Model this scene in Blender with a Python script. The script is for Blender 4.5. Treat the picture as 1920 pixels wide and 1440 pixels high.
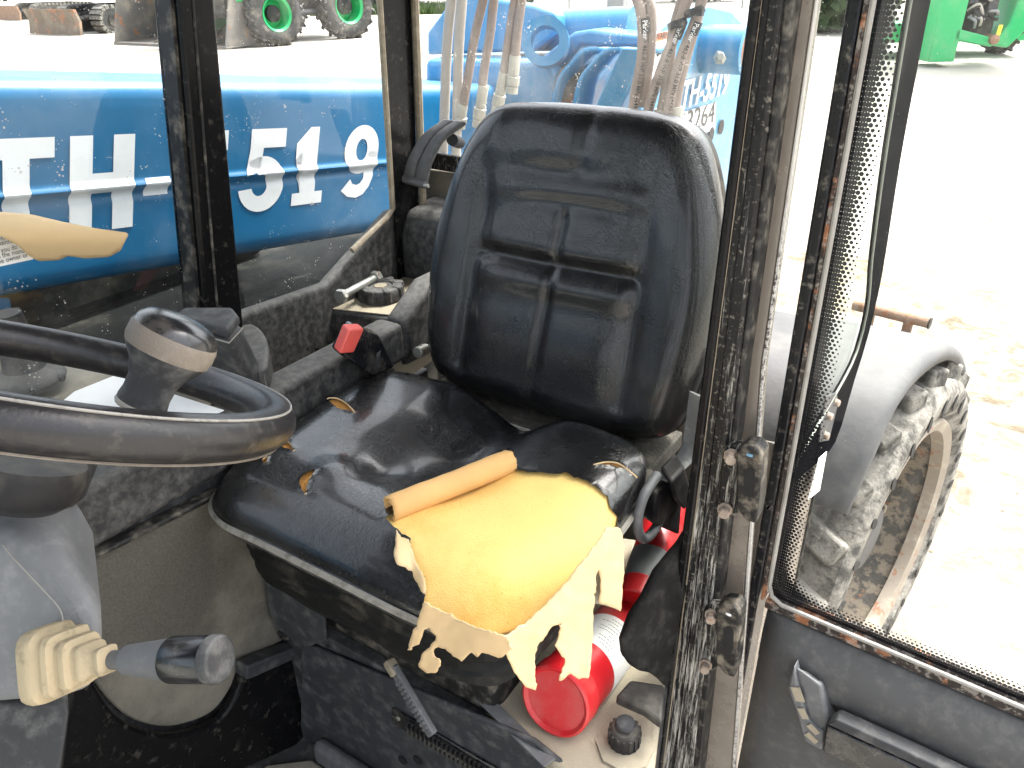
import bpy, bmesh, math, random
import numpy as np
from mathutils import Vector, Matrix, noise as mnoise
random.seed(7); rng = np.random.default_rng(7)
S = bpy.context.scene
for o in list(bpy.data.objects): bpy.data.objects.remove(o)

# ------------------------------------------------------------------ camera, sky, sun, exposure
# axes: +X vehicle's left, +Y vehicle's rear, +Z up.  metres.
FPX = 1442.0
CAM = np.array([0.0, 0.0, 1.87])
YAW, PITCH, ROLL = math.radians(33.2), math.radians(28.0), math.radians(-1.0)
_d = np.array([-math.sin(YAW)*math.cos(PITCH), math.cos(YAW)*math.cos(PITCH), -math.sin(PITCH)])
_r = np.array([math.cos(YAW), math.sin(YAW), 0.0]); _u = np.cross(_r, _d)
_r, _u = math.cos(ROLL)*_r + math.sin(ROLL)*_u, math.cos(ROLL)*_u - math.sin(ROLL)*_r
cd = bpy.data.cameras.new('camera'); cd.sensor_width = 36; cd.lens = FPX/1920*36
cd.clip_start = 0.02; cd.clip_end = 2000
cam = bpy.data.objects.new('camera', cd); S.collection.objects.link(cam)
cam.matrix_world = Matrix(((_r[0], _u[0], -_d[0], CAM[0]), (_r[1], _u[1], -_d[1], CAM[1]),
                           (_r[2], _u[2], -_d[2], CAM[2]), (0, 0, 0, 1)))
S.camera = cam
SUN_EL, SUN_AZ = math.radians(60), math.radians(20)      # azimuth: from +Y (rear) towards +X (left)
sdir = Vector((math.sin(SUN_AZ)*math.cos(SUN_EL), math.cos(SUN_AZ)*math.cos(SUN_EL), math.sin(SUN_EL)))
w = bpy.data.worlds.new('World'); S.world = w; w.use_nodes = True
nt = w.node_tree; sky = nt.nodes.new('ShaderNodeTexSky'); sky.sky_type = 'NISHITA'; sky.sun_disc = False
sky.sun_elevation = SUN_EL; sky.sun_rotation = SUN_AZ; sky.dust_density = 6.0; sky.air_density = 1.0; sky.ozone_density = 0.3
bgn = nt.nodes['Background']; hs = nt.nodes.new('ShaderNodeHueSaturation'); hs.inputs['Saturation'].default_value = .35      # white hazy sky
nt.links.new(sky.outputs[0], hs.inputs['Color']); nt.links.new(hs.outputs[0], bgn.inputs[0]); bgn.inputs[1].default_value = 0.15
sl = bpy.data.lights.new('sun', 'SUN'); sl.energy = 1.4; sl.angle = math.radians(9.0); sl.color = (1, 0.97, 0.93)
so = bpy.data.objects.new('sun', sl); S.collection.objects.link(so)
so.rotation_euler = sdir.to_track_quat('Z', 'Y').to_euler()
S.view_settings.view_transform = 'Standard'; S.view_settings.look = 'None'
S.view_settings.exposure = 2.35; S.view_settings.gamma = 1.0

# ------------------------------------------------------------------ pixel helpers (place points on real planes)
def ray(x, y):
    v = _d*FPX + _r*(x-960) - _u*(y-720); return v/np.linalg.norm(v)
def onX(x, y, X): v = ray(x, y); return CAM + v*(X-CAM[0])/v[0]
def onY(x, y, Y): v = ray(x, y); return CAM + v*(Y-CAM[1])/v[1]
def onZ(x, y, Z): v = ray(x, y); return CAM + v*(Z-CAM[2])/v[2]
def onP(x, y, p, n):
    v = ray(x, y); n = np.array(n, float); return CAM + v*((np.array(p)-CAM)@n)/(v@n)
def dep(x, y, D): return CAM + _d*D + _r*(x-960)*D/FPX - _u*(y-720)*D/FPX
def proj(P):
    q = np.asarray(P, float)-CAM; z = q@_d
    return np.stack([960+FPX*(q@_r)/z, 720-FPX*(q@_u)/z], -1)

# ------------------------------------------------------------------ materials
MATS = {}
def nodes_of(name):
    m = bpy.data.materials.new(name); m.use_nodes = True; n = m.node_tree.nodes; n.clear()
    return m, n, m.node_tree.links
def mix(n, l, fac, a, b):
    x = n.new('ShaderNodeMix'); x.data_type = 'RGBA'
    for s, v in ((0, fac), (6, a), (7, b)):
        if hasattr(v, 'is_linked'): l.new(v, x.inputs[s])
        elif s == 0: x.inputs[0].default_value = v
        else: x.inputs[s].default_value = (*v[:3], 1)
    return x.outputs[2]
def math_(n, l, op, a, b=None, c=None, clamp=False):
    x = n.new('ShaderNodeMath'); x.operation = op; x.use_clamp = clamp
    for i, v in enumerate((a, b, c)):
        if v is None: continue
        if hasattr(v, 'is_linked'): l.new(v, x.inputs[i])
        else: x.inputs[i].default_value = v
    return x.outputs[0]
def noise_(n, l, vec, scale, detail=4, rough=.55, dist=0.0):
    x = n.new('ShaderNodeTexNoise'); x.inputs['Scale'].default_value = scale
    x.inputs['Detail'].default_value = detail; x.inputs['Roughness'].default_value = rough
    x.inputs['Distortion'].default_value = dist
    l.new(vec, x.inputs['Vector']); return x.outputs['Fac']
def ramp(n, l, f, lo, hi, a=0.0, b=1.0):
    x = n.new('ShaderNodeMapRange'); x.interpolation_type = 'SMOOTHSTEP'
    l.new(f, x.inputs[0]); x.inputs[1].default_value = lo; x.inputs[2].default_value = hi
    x.inputs[3].default_value = a; x.inputs[4].default_value = b; return x.outputs[0]
def scaled(n, l, vec, s):
    x = n.new('ShaderNodeMapping'); l.new(vec, x.inputs[0]); x.inputs['Scale'].default_value = s; return x.outputs[0]
def M(name, col, rough=.5, metal=0.0, var=.25, vscale=9, dust=0.0, dcol=(.42, .38, .31), dscale=14, dlo=.45, dhi=.72, up=.0,
      scuff=0.0, scol=(.75, .72, .66), sscale=(60, 60, 9), slo=.62, shi=.68, bump=0.0, bscale=300, bdist=.001, wrinkle=0.0,
      rust=0.0, rscale=30, coat=0.0, spec=.5, rvar=.12, streak=0.0, zs=None, smask=True):
    if name in MATS: return MATS[name]
    m, n, l = nodes_of(name)
    out = n.new('ShaderNodeOutputMaterial'); p = n.new('ShaderNodeBsdfPrincipled'); l.new(p.outputs[0], out.inputs[0])
    co = n.new('ShaderNodeTexCoord').outputs['Object']
    c = mix(n, l, noise_(n, l, co, vscale, 5), tuple(v*(1-var) for v in col), tuple(min(1, v*(1+var)) for v in col))
    ro = math_(n, l, 'MULTIPLY_ADD', noise_(n, l, co, 23, 6), rvar*2, rough-rvar)
    geo = None
    if rust:
        f = ramp(n, l, noise_(n, l, co, rscale, 8, .65, .4), .62-rust*.3, .68-rust*.25)
        c = mix(n, l, f, c, mix(n, l, noise_(n, l, co, rscale*4, 4), (.16, .06, .025), (.36, .17, .09)))
        ro = math_(n, l, 'MAXIMUM', ro, math_(n, l, 'MULTIPLY', f, .85))
    if scuff:
        f0 = noise_(n, l, scaled(n, l, co, sscale), 1.0, 10, .75)
        if zs:
            zx = n.new('ShaderNodeSeparateXYZ'); l.new(co, zx.inputs[0]); f0 = math_(n, l, 'ADD', f0, ramp(n, l, zx.outputs[2], zs[0], zs[1], zs[2], zs[3]))
        f1 = ramp(n, l, f0, slo, shi)
        f2 = ramp(n, l, noise_(n, l, co, 7, 3), .35, .65)
        f = math_(n, l, 'MULTIPLY', math_(n, l, 'MULTIPLY', f1, f2) if smask else f1, scuff)
        c = mix(n, l, f, c, scol); ro = math_(n, l, 'MAXIMUM', ro, math_(n, l, 'MULTIPLY', f, .8))
    if dust:
        f = noise_(n, l, co, dscale, 8, .62)
        if streak:
            f = math_(n, l, 'ADD', math_(n, l, 'MULTIPLY', f, 1-streak), math_(n, l, 'MULTIPLY', noise_(n, l, scaled(n, l, co, (70, 70, 4)), 1, 6), streak))
        f = ramp(n, l, f, dlo, dhi)
        if up:
            g = n.new('ShaderNodeNewGeometry'); sx = n.new('ShaderNodeSeparateXYZ'); l.new(g.outputs['Normal'], sx.inputs[0])
            un = ramp(n, l, sx.outputs[2], .2, .95)
            f = math_(n, l, 'ADD', f, math_(n, l, 'MULTIPLY', un, up), clamp=True)
        f = math_(n, l, 'MULTIPLY', f, math_(n, l, 'MULTIPLY', dust, math_(n, l, 'MULTIPLY_ADD', noise_(n, l, co, dscale*9, 5), .9, .5)), clamp=True)
        c = mix(n, l, f, c, dcol); ro = math_(n, l, 'MULTIPLY_ADD', f, .5, ro, clamp=True)
    l.new(c, p.inputs['Base Color']); l.new(ro, p.inputs['Roughness'])
    p.inputs['Metallic'].default_value = metal; p.inputs['Specular IOR Level'].default_value = spec
    p.inputs['Coat Weight'].default_value = coat; p.inputs['Coat Roughness'].default_value = .12
    if bump or wrinkle:
        h = math_(n, l, 'MULTIPLY', noise_(n, l, co, bscale, 4), bump)
        if wrinkle:
            v = n.new('ShaderNodeTexVoronoi'); v.feature = 'DISTANCE_TO_EDGE'; v.inputs['Scale'].default_value = 170
            dv = n.new('ShaderNodeVectorMath'); dv.operation = 'ADD'; l.new(co, dv.inputs[0])
            nn = n.new('ShaderNodeTexNoise'); nn.inputs['Scale'].default_value = 60; l.new(co, nn.inputs['Vector'])
            sc = n.new('ShaderNodeVectorMath'); sc.operation = 'SCALE'; l.new(nn.outputs['Color'], sc.inputs[0]); sc.inputs[3].default_value = .02
            l.new(sc.outputs[0], dv.inputs[1]); l.new(dv.outputs[0], v.inputs['Vector'])
            wv = math_(n, l, 'MULTIPLY', ramp(n, l, v.outputs[0], 0, .12), wrinkle)
            wv = math_(n, l, 'MULTIPLY', wv, ramp(n, l, noise_(n, l, co, 11, 3), .3, .75, .25, 1))
            h = math_(n, l, 'ADD', h, wv)
        b = n.new('ShaderNodeBump'); b.inputs['Strength'].default_value = 1; b.inputs['Distance'].default_value = bdist
        l.new(h, b.inputs['Height']); l.new(b.outputs[0], p.inputs['Normal'])
    MATS[name] = m; return m

vinyl = M('black_vinyl', (.008, .008, .0085), .27, coat=.5, var=.15, dust=.10, dcol=(.30, .29, .27), dscale=6, dlo=.5, dhi=.8, wrinkle=.5, bump=.15, bscale=420, bdist=.00045, rvar=.06, spec=.5,
          scuff=.5, sscale=(240, 30, 60), slo=.715, shi=.76, scol=(.35, .33, .3))
vinylb = M('matte_black_vinyl', (.008, .008, .0085), .29, coat=.3, var=.15, dust=.10, dcol=(.30, .29, .27), dscale=6, dlo=.5, dhi=.8, wrinkle=.7, bump=.15, bscale=420, bdist=.00045, rvar=.06, spec=.5,
          scuff=.5, sscale=(240, 30, 60), slo=.715, shi=.76, scol=(.35, .33, .3))
plast = M('black_plastic', (.016, .016, .018), .42, spec=.22, dust=.35, dscale=9, up=.25, bump=.5, bscale=600, bdist=.0005)
plastd = M('dusty_black_plastic', (.028, .028, .029), .55, spec=.25, dust=.42, dscale=75, dlo=.36, dhi=.80, up=.5, bump=.6, bscale=400, bdist=.0008, streak=.25, dcol=(.30, .29, .265), scuff=.3, sscale=(260, 260, 90), slo=.64, shi=.67, scol=(.35, .34, .31))
greyp = M('grey_plastic', (.11, .113, .118), .5, dust=.2, dscale=70, up=.2, bump=.5, bscale=500, bdist=.0005, dcol=(.36, .36, .35))
dgreyp = M('charcoal_plastic', (.036, .037, .039), .5, spec=.22, dust=.25, dscale=45, up=.25, bump=.7, bscale=500, bdist=.0005, dcol=(.36, .35, .33))
steel = M('charcoal_steel', (.04, .042, .046), .5, spec=.22, dust=.25, dscale=40, up=.2, dcol=(.32, .31, .29), bump=.3, bscale=350, bdist=.0004, scuff=.4, sscale=(70, 70, 40), slo=.68, shi=.72)
blackp = M('black_paint', (.006, .006, .0065), .25, spec=.15, dust=.10, dscale=60, dlo=.56, dhi=.72, scuff=.8, sscale=(130, 130, 40), slo=.67, shi=.70, bump=.2, bscale=120)
wornp = M('worn_black_paint', (.010, .010, .010), .35, spec=.22, scuff=1.0, sscale=(190, 190, 10), slo=.52, shi=.68, zs=(.90, 1.80, .062, -.05), smask=False, scol=(.55, .53, .48), dust=.35, dscale=160, dlo=.55, dhi=.65, bump=.4, bscale=200)
doorp = M('door_frame_paint', (.008, .008, .010), .3, spec=.22, scuff=.6, sscale=(160, 160, 50), slo=.60, shi=.66, dust=.3, dscale=90, dlo=.55, dhi=.7, bump=.3, bscale=200)
rustp = M('rusty_paint_edge', (.035, .028, .025), .6, spec=.22, rust=.30, rscale=26, dust=.45, dscale=120, dlo=.5, dhi=.6, dcol=(.45, .41, .36), bump=.8, bscale=300)
rubber = M('black_rubber_seal', (.014, .014, .014), .5, spec=.22, dust=.35, dscale=40)
sealtan = M('dusty_rubber_seal', (.25, .21, .15), .7, dust=.6, dcol=(.5, .44, .33), dscale=60)
sealsil = M('pale_seal_lip', (.30, .285, .255), .45, dust=.5, dscale=50, dcol=(.2, .18, .16), scuff=.5, slo=.5, shi=.6, scol=(.1, .09, .08))
brownr = M('dusty_ground_reflection', (.17, .145, .12), .22, var=.12, dust=.5, dcol=(.36, .31, .25), dscale=5, spec=.7)  # dust, plus the brown reflection of the ground put into the colour
blue = M('blue_paint', (.006, .125, .275), .38, var=.06, dust=.18, dscale=5, dcol=(.3, .38, .46), coat=.1, up=.25, scuff=.25, sscale=(50, 50, 50), slo=.72, shi=.75)
blued = M('blue_structure_paint', (.018, .22, .42), .34, var=.08, dust=.3, dscale=6, up=.2, dcol=(.5, .56, .6), coat=.3, scuff=.3, sscale=(30, 30, 30), slo=.70, shi=.74, scol=(.25, .15, .1))
white = M('white_decal', (.78, .79, .79), .4, var=.04, dust=.15)
whitep = M('white_paper', (.82, .82, .80), .6, var=.04, dust=.15)
ink = M('black_ink', (.02, .02, .02), .5, var=0)
orange = M('orange_decal', (.75, .20, .05), .5, var=.05)
foam = M('yellow_foam', (.86, .60, .20), .9, var=.12, vscale=14, dust=.8, dcol=(.72, .36, .06), dscale=5, dlo=.44, dhi=.66, bump=1, bscale=500, bdist=.001, scuff=1, sscale=(330, 330, 330), slo=.60, shi=.63, scol=(.40, .17, .03))
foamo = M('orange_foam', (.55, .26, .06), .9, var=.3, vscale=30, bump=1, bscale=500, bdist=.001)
backing = M('tan_backing_cloth', (.70, .50, .27), .85, var=.18, vscale=20, dust=.3, dcol=(.75, .62, .42), bump=.7, bscale=900, bdist=.0006)
backgrey = M('grey_backing_cloth', (.32, .30, .24), .9, var=.25, vscale=40, bump=.7, bscale=900)
carpet = M('grey_carpet', (.115, .107, .092), .95, var=.5, vscale=330, dust=.6, dcol=(.34, .315, .25), dscale=3.6, dlo=.42, dhi=.62, scuff=.5, sscale=(420, 420, 420), slo=.58, shi=.62, scol=(.03, .028, .024), bump=1, bscale=900, bdist=.002, spec=.2)
tandust = M('tan_dust', (.36, .315, .235), .95, var=.2, vscale=18, dust=.4, dcol=(.10, .09, .075), dscale=9, dlo=.55, dhi=.8, bump=1, bscale=500, bdist=.0012, spec=.2)
greydust = M('grey_dusty_ledge', (.20, .185, .15), .9, var=.3, vscale=10, dust=.6, dcol=(.38, .34, .26), dscale=8, bump=.8, bscale=400, spec=.25)
red = M('red_plastic', (.55, .012, .018), .35, var=.08, dust=.15, dscale=20, scuff=.35, sscale=(60, 60, 60), slo=.68, shi=.72)
redb = M('faded_red_button', (.72, .10, .08), .45, var=.08, dust=.2)
zinc = M('dull_zinc', (.40, .41, .38), .42, metal=.75, dust=.55, dscale=40, dcol=(.45, .42, .33), rust=.12, rscale=60)
rusty = M('rusty_steel', (.24, .15, .10), .85, rust=.35, rscale=50, dust=.5, dcol=(.48, .36, .26), bump=1, bscale=150, bdist=.002)
hosem = M('dusty_hose', (.26, .205, .175), .7, var=.2, dust=.5, dcol=(.42, .36, .31), dscale=30, scuff=.3, scol=(.05, .04, .04), sscale=(90, 90, 20), slo=.6, shi=.66)
hoseg = M('grey_sleeve', (.40, .37, .33), .7, var=.15, dust=.5, dcol=(.55, .52, .46))
fitting = M('hose_fitting', (.42, .41, .35), .45, metal=.35, dust=.6, dcol=(.5, .48, .4), dscale=50)
tyre = M('dusty_tyre_rubber', (.06, .057, .053), .8, spec=.2, var=.3, dust=.8, dcol=(.34, .32, .28), dscale=22, dlo=.36, dhi=.62, up=.3, bump=1, bscale=120, bdist=.003)
tyrebg = M('dark_tyre', (.035, .034, .033), .8, var=.3, dust=.5, dcol=(.3, .27, .22), dscale=6)
rimm = M('dirty_rim', (.07, .066, .058), .8, spec=.2, rust=.1, rscale=14, dust=.9, dcol=(.24, .20, .15), dscale=24, dlo=.46, dhi=.56, bump=1, bscale=90, bdist=.004)
rimlip = M('rusty_rim_lip', (.26, .22, .175), .7, rust=.2, rscale=22, dust=.6, dcol=(.55, .5, .4))
fender = M('grey_fender_plastic', (.085, .086, .088), .6, spec=.25, var=.15, dust=.45, dcol=(.19, .185, .17), dscale=9, up=.3, bump=.4, bscale=60, bdist=.002, scuff=.3, sscale=(20, 60, 60), slo=.64, shi=.7, scol=(.5, .5, .48))
green = M('green_paint', (.01, .36, .11), .4, var=.1, dust=.2, dscale=3)
gdark = M('dark_machine', (.02, .02, .02), .6, spec=.2, var=.3, dust=.3, dscale=3)
bsteel = M('bare_bucket_steel', (.13, .12, .11), .55, var=.35, vscale=3, dust=.5, dscale=3, dcol=(.33, .28, .2), rust=.2, rscale=4)
brownp = M('brown_blade_paint', (.13, .09, .06), .7, var=.3, rust=.35, rscale=3, dust=.4, dscale=2)
wheelr = M('steering_wheel_rubber', (.016, .015, .016), .34, var=.15, dust=.16, dcol=(.20, .18, .145), dscale=90, dlo=.5, dhi=.7, bump=.4, bscale=260, bdist=.0008, scuff=.4, sscale=(90, 90, 90), slo=.70, shi=.74)
knobbr = M('brown_grey_band', (.155, .13, .105), .6, var=.15, dust=.3, dscale=40, bump=.5, bscale=700)
lever_tan = M('tan_rubber_boot', (.42, .34, .215), .8, var=.2, dust=.5, dcol=(.07, .063, .05), dscale=60, dlo=.50, dhi=.75, bump=.6, bscale=300)
gloss = M('gloss_black', (.008, .008, .010), .24, var=.1, dust=.15, dscale=30, spec=.7)
cloth = M('black_cloth', (.012, .0115, .011), .85, spec=.15, var=.3, dust=.2, dcol=(.16, .15, .13), dscale=30, bump=1, bscale=700, bdist=.001)
strap = M('dusty_webbing', (.20, .20, .19), .8, var=.3, dust=.7, dcol=(.42, .41, .37), dscale=30, bump=1, bscale=600)
piping = M('pale_piping', (.30, .285, .245), .8, var=.3, vscale=90, dust=.6, dcol=(.08, .075, .065), dscale=60, bump=1, bscale=900, bdist=.0015)
grass = M('grass_green', (.06, .10, .025), .9, var=.4)
leafm = M('tree_green', (.035, .06, .02), .9, var=.5)
fencem = M('galvanised_wire', (.28, .29, .29), .6, metal=.3, var=.1)
greym = M('grey_cabinet', (.22, .23, .23), .6, var=.1)
yell = M('yellow_sticker', (.75, .62, .05), .5, var=.05)
mattef = M('matte_black_frame', (.005, .005, .006), .8, spec=0.0, scuff=.4, sscale=(160, 160, 60), slo=.66, shi=.69)
boltm = M('dusty_bolt', (.28, .22, .17), .8, rust=.15, rscale=60, dust=.6, dcol=(.55, .48, .40), dscale=60)
doorg = M('door_panel_grey', (.070, .070, .070), .55, spec=.3, dust=.25, dscale=50, up=.2, bump=.5, bscale=500, bdist=.0005, dcol=(.25, .24, .22), scuff=.5, sscale=(60, 60, 60), slo=.70, shi=.72)
blk = M('deep_black', (.006, .006, .006), .8, var=.1)

def glass_mat(name, tint=(1, 1, 1), dust=.08, speck=.5, frit=False, refl=1.0, zdust=None):
    m, n, l = nodes_of(name); out = n.new('ShaderNodeOutputMaterial')
    co = n.new('ShaderNodeTexCoord').outputs['Object']
    tr = n.new('ShaderNodeBsdfTransparent'); tr.inputs[0].default_value = (*tint, 1)
    gl = n.new('ShaderNodeBsdfGlossy'); gl.inputs['Roughness'].default_value = .02
    fr = n.new('ShaderNodeFresnel'); fr.inputs[0].default_value = 1.45
    ms = n.new('ShaderNodeMixShader'); l.new(math_(n, l, 'MULTIPLY', fr.outputs[0], refl, clamp=True), ms.inputs[0]); l.new(tr.outputs[0], ms.inputs[1]); l.new(gl.outputs[0], ms.inputs[2])
    df = n.new('ShaderNodeBsdfDiffuse'); df.inputs[0].default_value = (.62, .6, .54, 1)
    tl = n.new('ShaderNodeBsdfTranslucent'); tl.inputs[0].default_value = (.62, .6, .54, 1)
    dd = n.new('ShaderNodeMixShader'); l.new(df.outputs[0], dd.inputs[1]); l.new(tl.outputs[0], dd.inputs[2]); dd.inputs[0].default_value = .5
    f = math_(n, l, 'MULTIPLY', ramp(n, l, noise_(n, l, co, 5, 7, .6), .35, .85), dust)
    st = ramp(n, l, noise_(n, l, scaled(n, l, co, (45, 45, 3)), 1, 6), .5, .8)
    f = math_(n, l, 'ADD', f, math_(n, l, 'MULTIPLY', st, dust*.8))
    if zdust:
        sx = n.new('ShaderNodeSeparateXYZ'); l.new(co, sx.inputs[0])
        zf = ramp(n, l, sx.outputs[2], zdust[0], zdust[1], 1, 0)
        f = math_(n, l, 'ADD', f, math_(n, l, 'MULTIPLY', zf, math_(n, l, 'MULTIPLY', noise_(n, l, co, 25, 7), zdust[2])))
    v = n.new('ShaderNodeTexVoronoi'); v.inputs['Scale'].default_value = 190; l.new(co, v.inputs['Vector'])
    rr = math_(n, l, 'MULTIPLY', math_(n, l, 'POWER', noise_(n, l, co, 33, 2), 5), 1.6)
    sp = math_(n, l, 'LESS_THAN', v.outputs['Distance'], math_(n, l, 'MULTIPLY', rr, speck*2.0))
    f = math_(n, l, 'MAXIMUM', f, math_(n, l, 'MULTIPLY', sp, .75), clamp=True)
    m2 = n.new('ShaderNodeMixShader'); l.new(f, m2.inputs[0]); l.new(ms.outputs[0], m2.inputs[1]); l.new(dd.outputs[0], m2.inputs[2])
    last = m2.outputs[0]
    if frit:
        uv = n.new('ShaderNodeTexCoord').outputs['UV']; sx = n.new('ShaderNodeSeparateXYZ'); l.new(uv, sx.inputs[0])
        U, V = sx.outputs[0], sx.outputs[1]; R = .075
        a = math_(n, l, 'MAXIMUM', math_(n, l, 'SUBTRACT', R, U), 0); b = math_(n, l, 'MAXIMUM', math_(n, l, 'SUBTRACT', R, V), 0)
        dd_ = math_(n, l, 'SUBTRACT', R, math_(n, l, 'SQRT', math_(n, l, 'ADD', math_(n, l, 'MULTIPLY', a, a), math_(n, l, 'MULTIPLY', b, b))))
        s = .0056
        vr = math_(n, l, 'DIVIDE', V, s*.866); row = math_(n, l, 'FLOOR', vr)
        ush = math_(n, l, 'ADD', math_(n, l, 'DIVIDE', U, s), math_(n, l, 'MULTIPLY', math_(n, l, 'MODULO', row, 2), .5))
        fu = math_(n, l, 'SUBTRACT', math_(n, l, 'FRACT', ush), .5); fv = math_(n, l, 'MULTIPLY', math_(n, l, 'SUBTRACT', math_(n, l, 'FRACT', vr), .5), .866)
        dist = math_(n, l, 'SQRT', math_(n, l, 'ADD', math_(n, l, 'MULTIPLY', fu, fu), math_(n, l, 'MULTIPLY', fv, fv)))
        x = n.new('ShaderNodeMapRange'); l.new(dd_, x.inputs[0])
        for i, vv in ((1, .010), (2, .029), (3, .60), (4, .14)): x.inputs[i].default_value = vv
        on = math_(n, l, 'LESS_THAN', dist, x.outputs[0])
        on = math_(n, l, 'MULTIPLY', on, math_(n, l, 'LESS_THAN', dd_, .029))
        bk = n.new('ShaderNodeBsdfPrincipled'); bk.inputs['Base Color'].default_value = (.006, .006, .008, 1); bk.inputs['Roughness'].default_value = .15
        m3 = n.new('ShaderNodeMixShader'); l.new(on, m3.inputs[0]); l.new(last, m3.inputs[1]); l.new(bk.outputs[0], m3.inputs[2]); last = m3.outputs[0]
    l.new(last, out.inputs[0]); return m
glass_side = glass_mat('side_window_glass', (.93, .97, .97), .03, .5, refl=1.1, zdust=(1.34, 1.50, .14))
glass_rear = glass_mat('rear_window_glass', (.96, .98, .98), .16, .55, refl=.8, zdust=(1.5, 1.8, .25))
glass_door = glass_mat('door_glass', (.96, .98, .97), .03, .15, frit=True, refl=.7)
glass_q = glass_mat('quarter_glass', (.84, .88, .84), .03, .12, refl=.15)

# ground: pale crushed limestone yard, damp darker patches
gm, n, l = nodes_of('ground_limestone'); out = n.new('ShaderNodeOutputMaterial'); p = n.new('ShaderNodeBsdfPrincipled'); l.new(p.outputs[0], out.inputs[0])
co = n.new('ShaderNodeTexCoord').outputs['Object']
c = mix(n, l, ramp(n, l, noise_(n, l, co, .8, 6), .3, .7), (.36, .335, .295), (.43, .405, .36))
c = mix(n, l, ramp(n, l, noise_(n, l, co, .55, 9, .68, .5), .56, .66), c, (.31, .26, .19))
c = mix(n, l, ramp(n, l, noise_(n, l, co, 9, 9, .7, .6), .60, .70), c, (.25, .21, .15))
def soil(c, pos, r0, r1, amt, sc):
    gp = n.new('ShaderNodeVectorMath'); gp.operation = 'DISTANCE'; l.new(co, gp.inputs[0]); gp.inputs[1].default_value = pos
    nr = ramp(n, l, math_(n, l, 'ADD', gp.outputs['Value'], math_(n, l, 'MULTIPLY', noise_(n, l, co, 1.3, 7), (r1-r0)*1.1)), r0, r1, 1, 0)
    tx = mix(n, l, ramp(n, l, noise_(n, l, co, sc, 9, .72, .8), .42, .62), (.30, .255, .19), (.13, .10, .065))
    return mix(n, l, math_(n, l, 'MULTIPLY', nr, math_(n, l, 'MULTIPLY', amt, ramp(n, l, noise_(n, l, co, sc*.45, 6), .38, .55, .35, 1))), c, tx)
c = soil(c, (-.95, 4.1, 0), 2.2, 4.0, .95, 7)
c = soil(c, (.75, 1.9, 0), .9, 2.5, .75, 13)
l.new(c, p.inputs['Base Color']); p.inputs['Roughness'].default_value = .95; p.inputs['Specular IOR Level'].default_value = .15
b = n.new('ShaderNodeBump'); b.inputs['Distance'].default_value = .05; b.inputs['Strength'].default_value = .8
l.new(noise_(n, l, co, 7, 10, .7), b.inputs['Height']); l.new(b.outputs[0], p.inputs['Normal'])

# ------------------------------------------------------------------ mesh helpers
COL = S.collection
ROOTLOC = {}
def thing(name, label, cat, loc=(0, 0, 0), group=None):
    o = bpy.data.objects.new(name, None); COL.objects.link(o); o.location = loc; o.empty_display_size = .1
    o['label'] = label; o['category'] = cat; ROOTLOC[o.name] = Vector(loc)
    if group: o['group'] = group
    return o
def setparent(o, parent):
    if parent is not None:
        o.parent = parent
        if parent.name in ROOTLOC: o.matrix_parent_inverse = Matrix.Translation(-ROOTLOC[parent.name])
def finish(o, bevel=0, seg=2, solid=0, offset=-1, sub=0, smooth=40):
    me = o.data
    if smooth:
        me.polygons.foreach_set('use_smooth', [True]*len(me.polygons)); me.set_sharp_from_angle(angle=math.radians(smooth))
    if solid:
        s = o.modifiers.new('solid', 'SOLIDIFY'); s.thickness = solid; s.offset = offset
    if bevel:
        b = o.modifiers.new('bevel', 'BEVEL'); b.width = bevel; b.segments = seg; b.limit_method = 'ANGLE'; b.angle_limit = math.radians(35); b.harden_normals = False
    if sub:
        s = o.modifiers.new('sub', 'SUBSURF'); s.levels = sub; s.render_levels = sub
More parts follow.
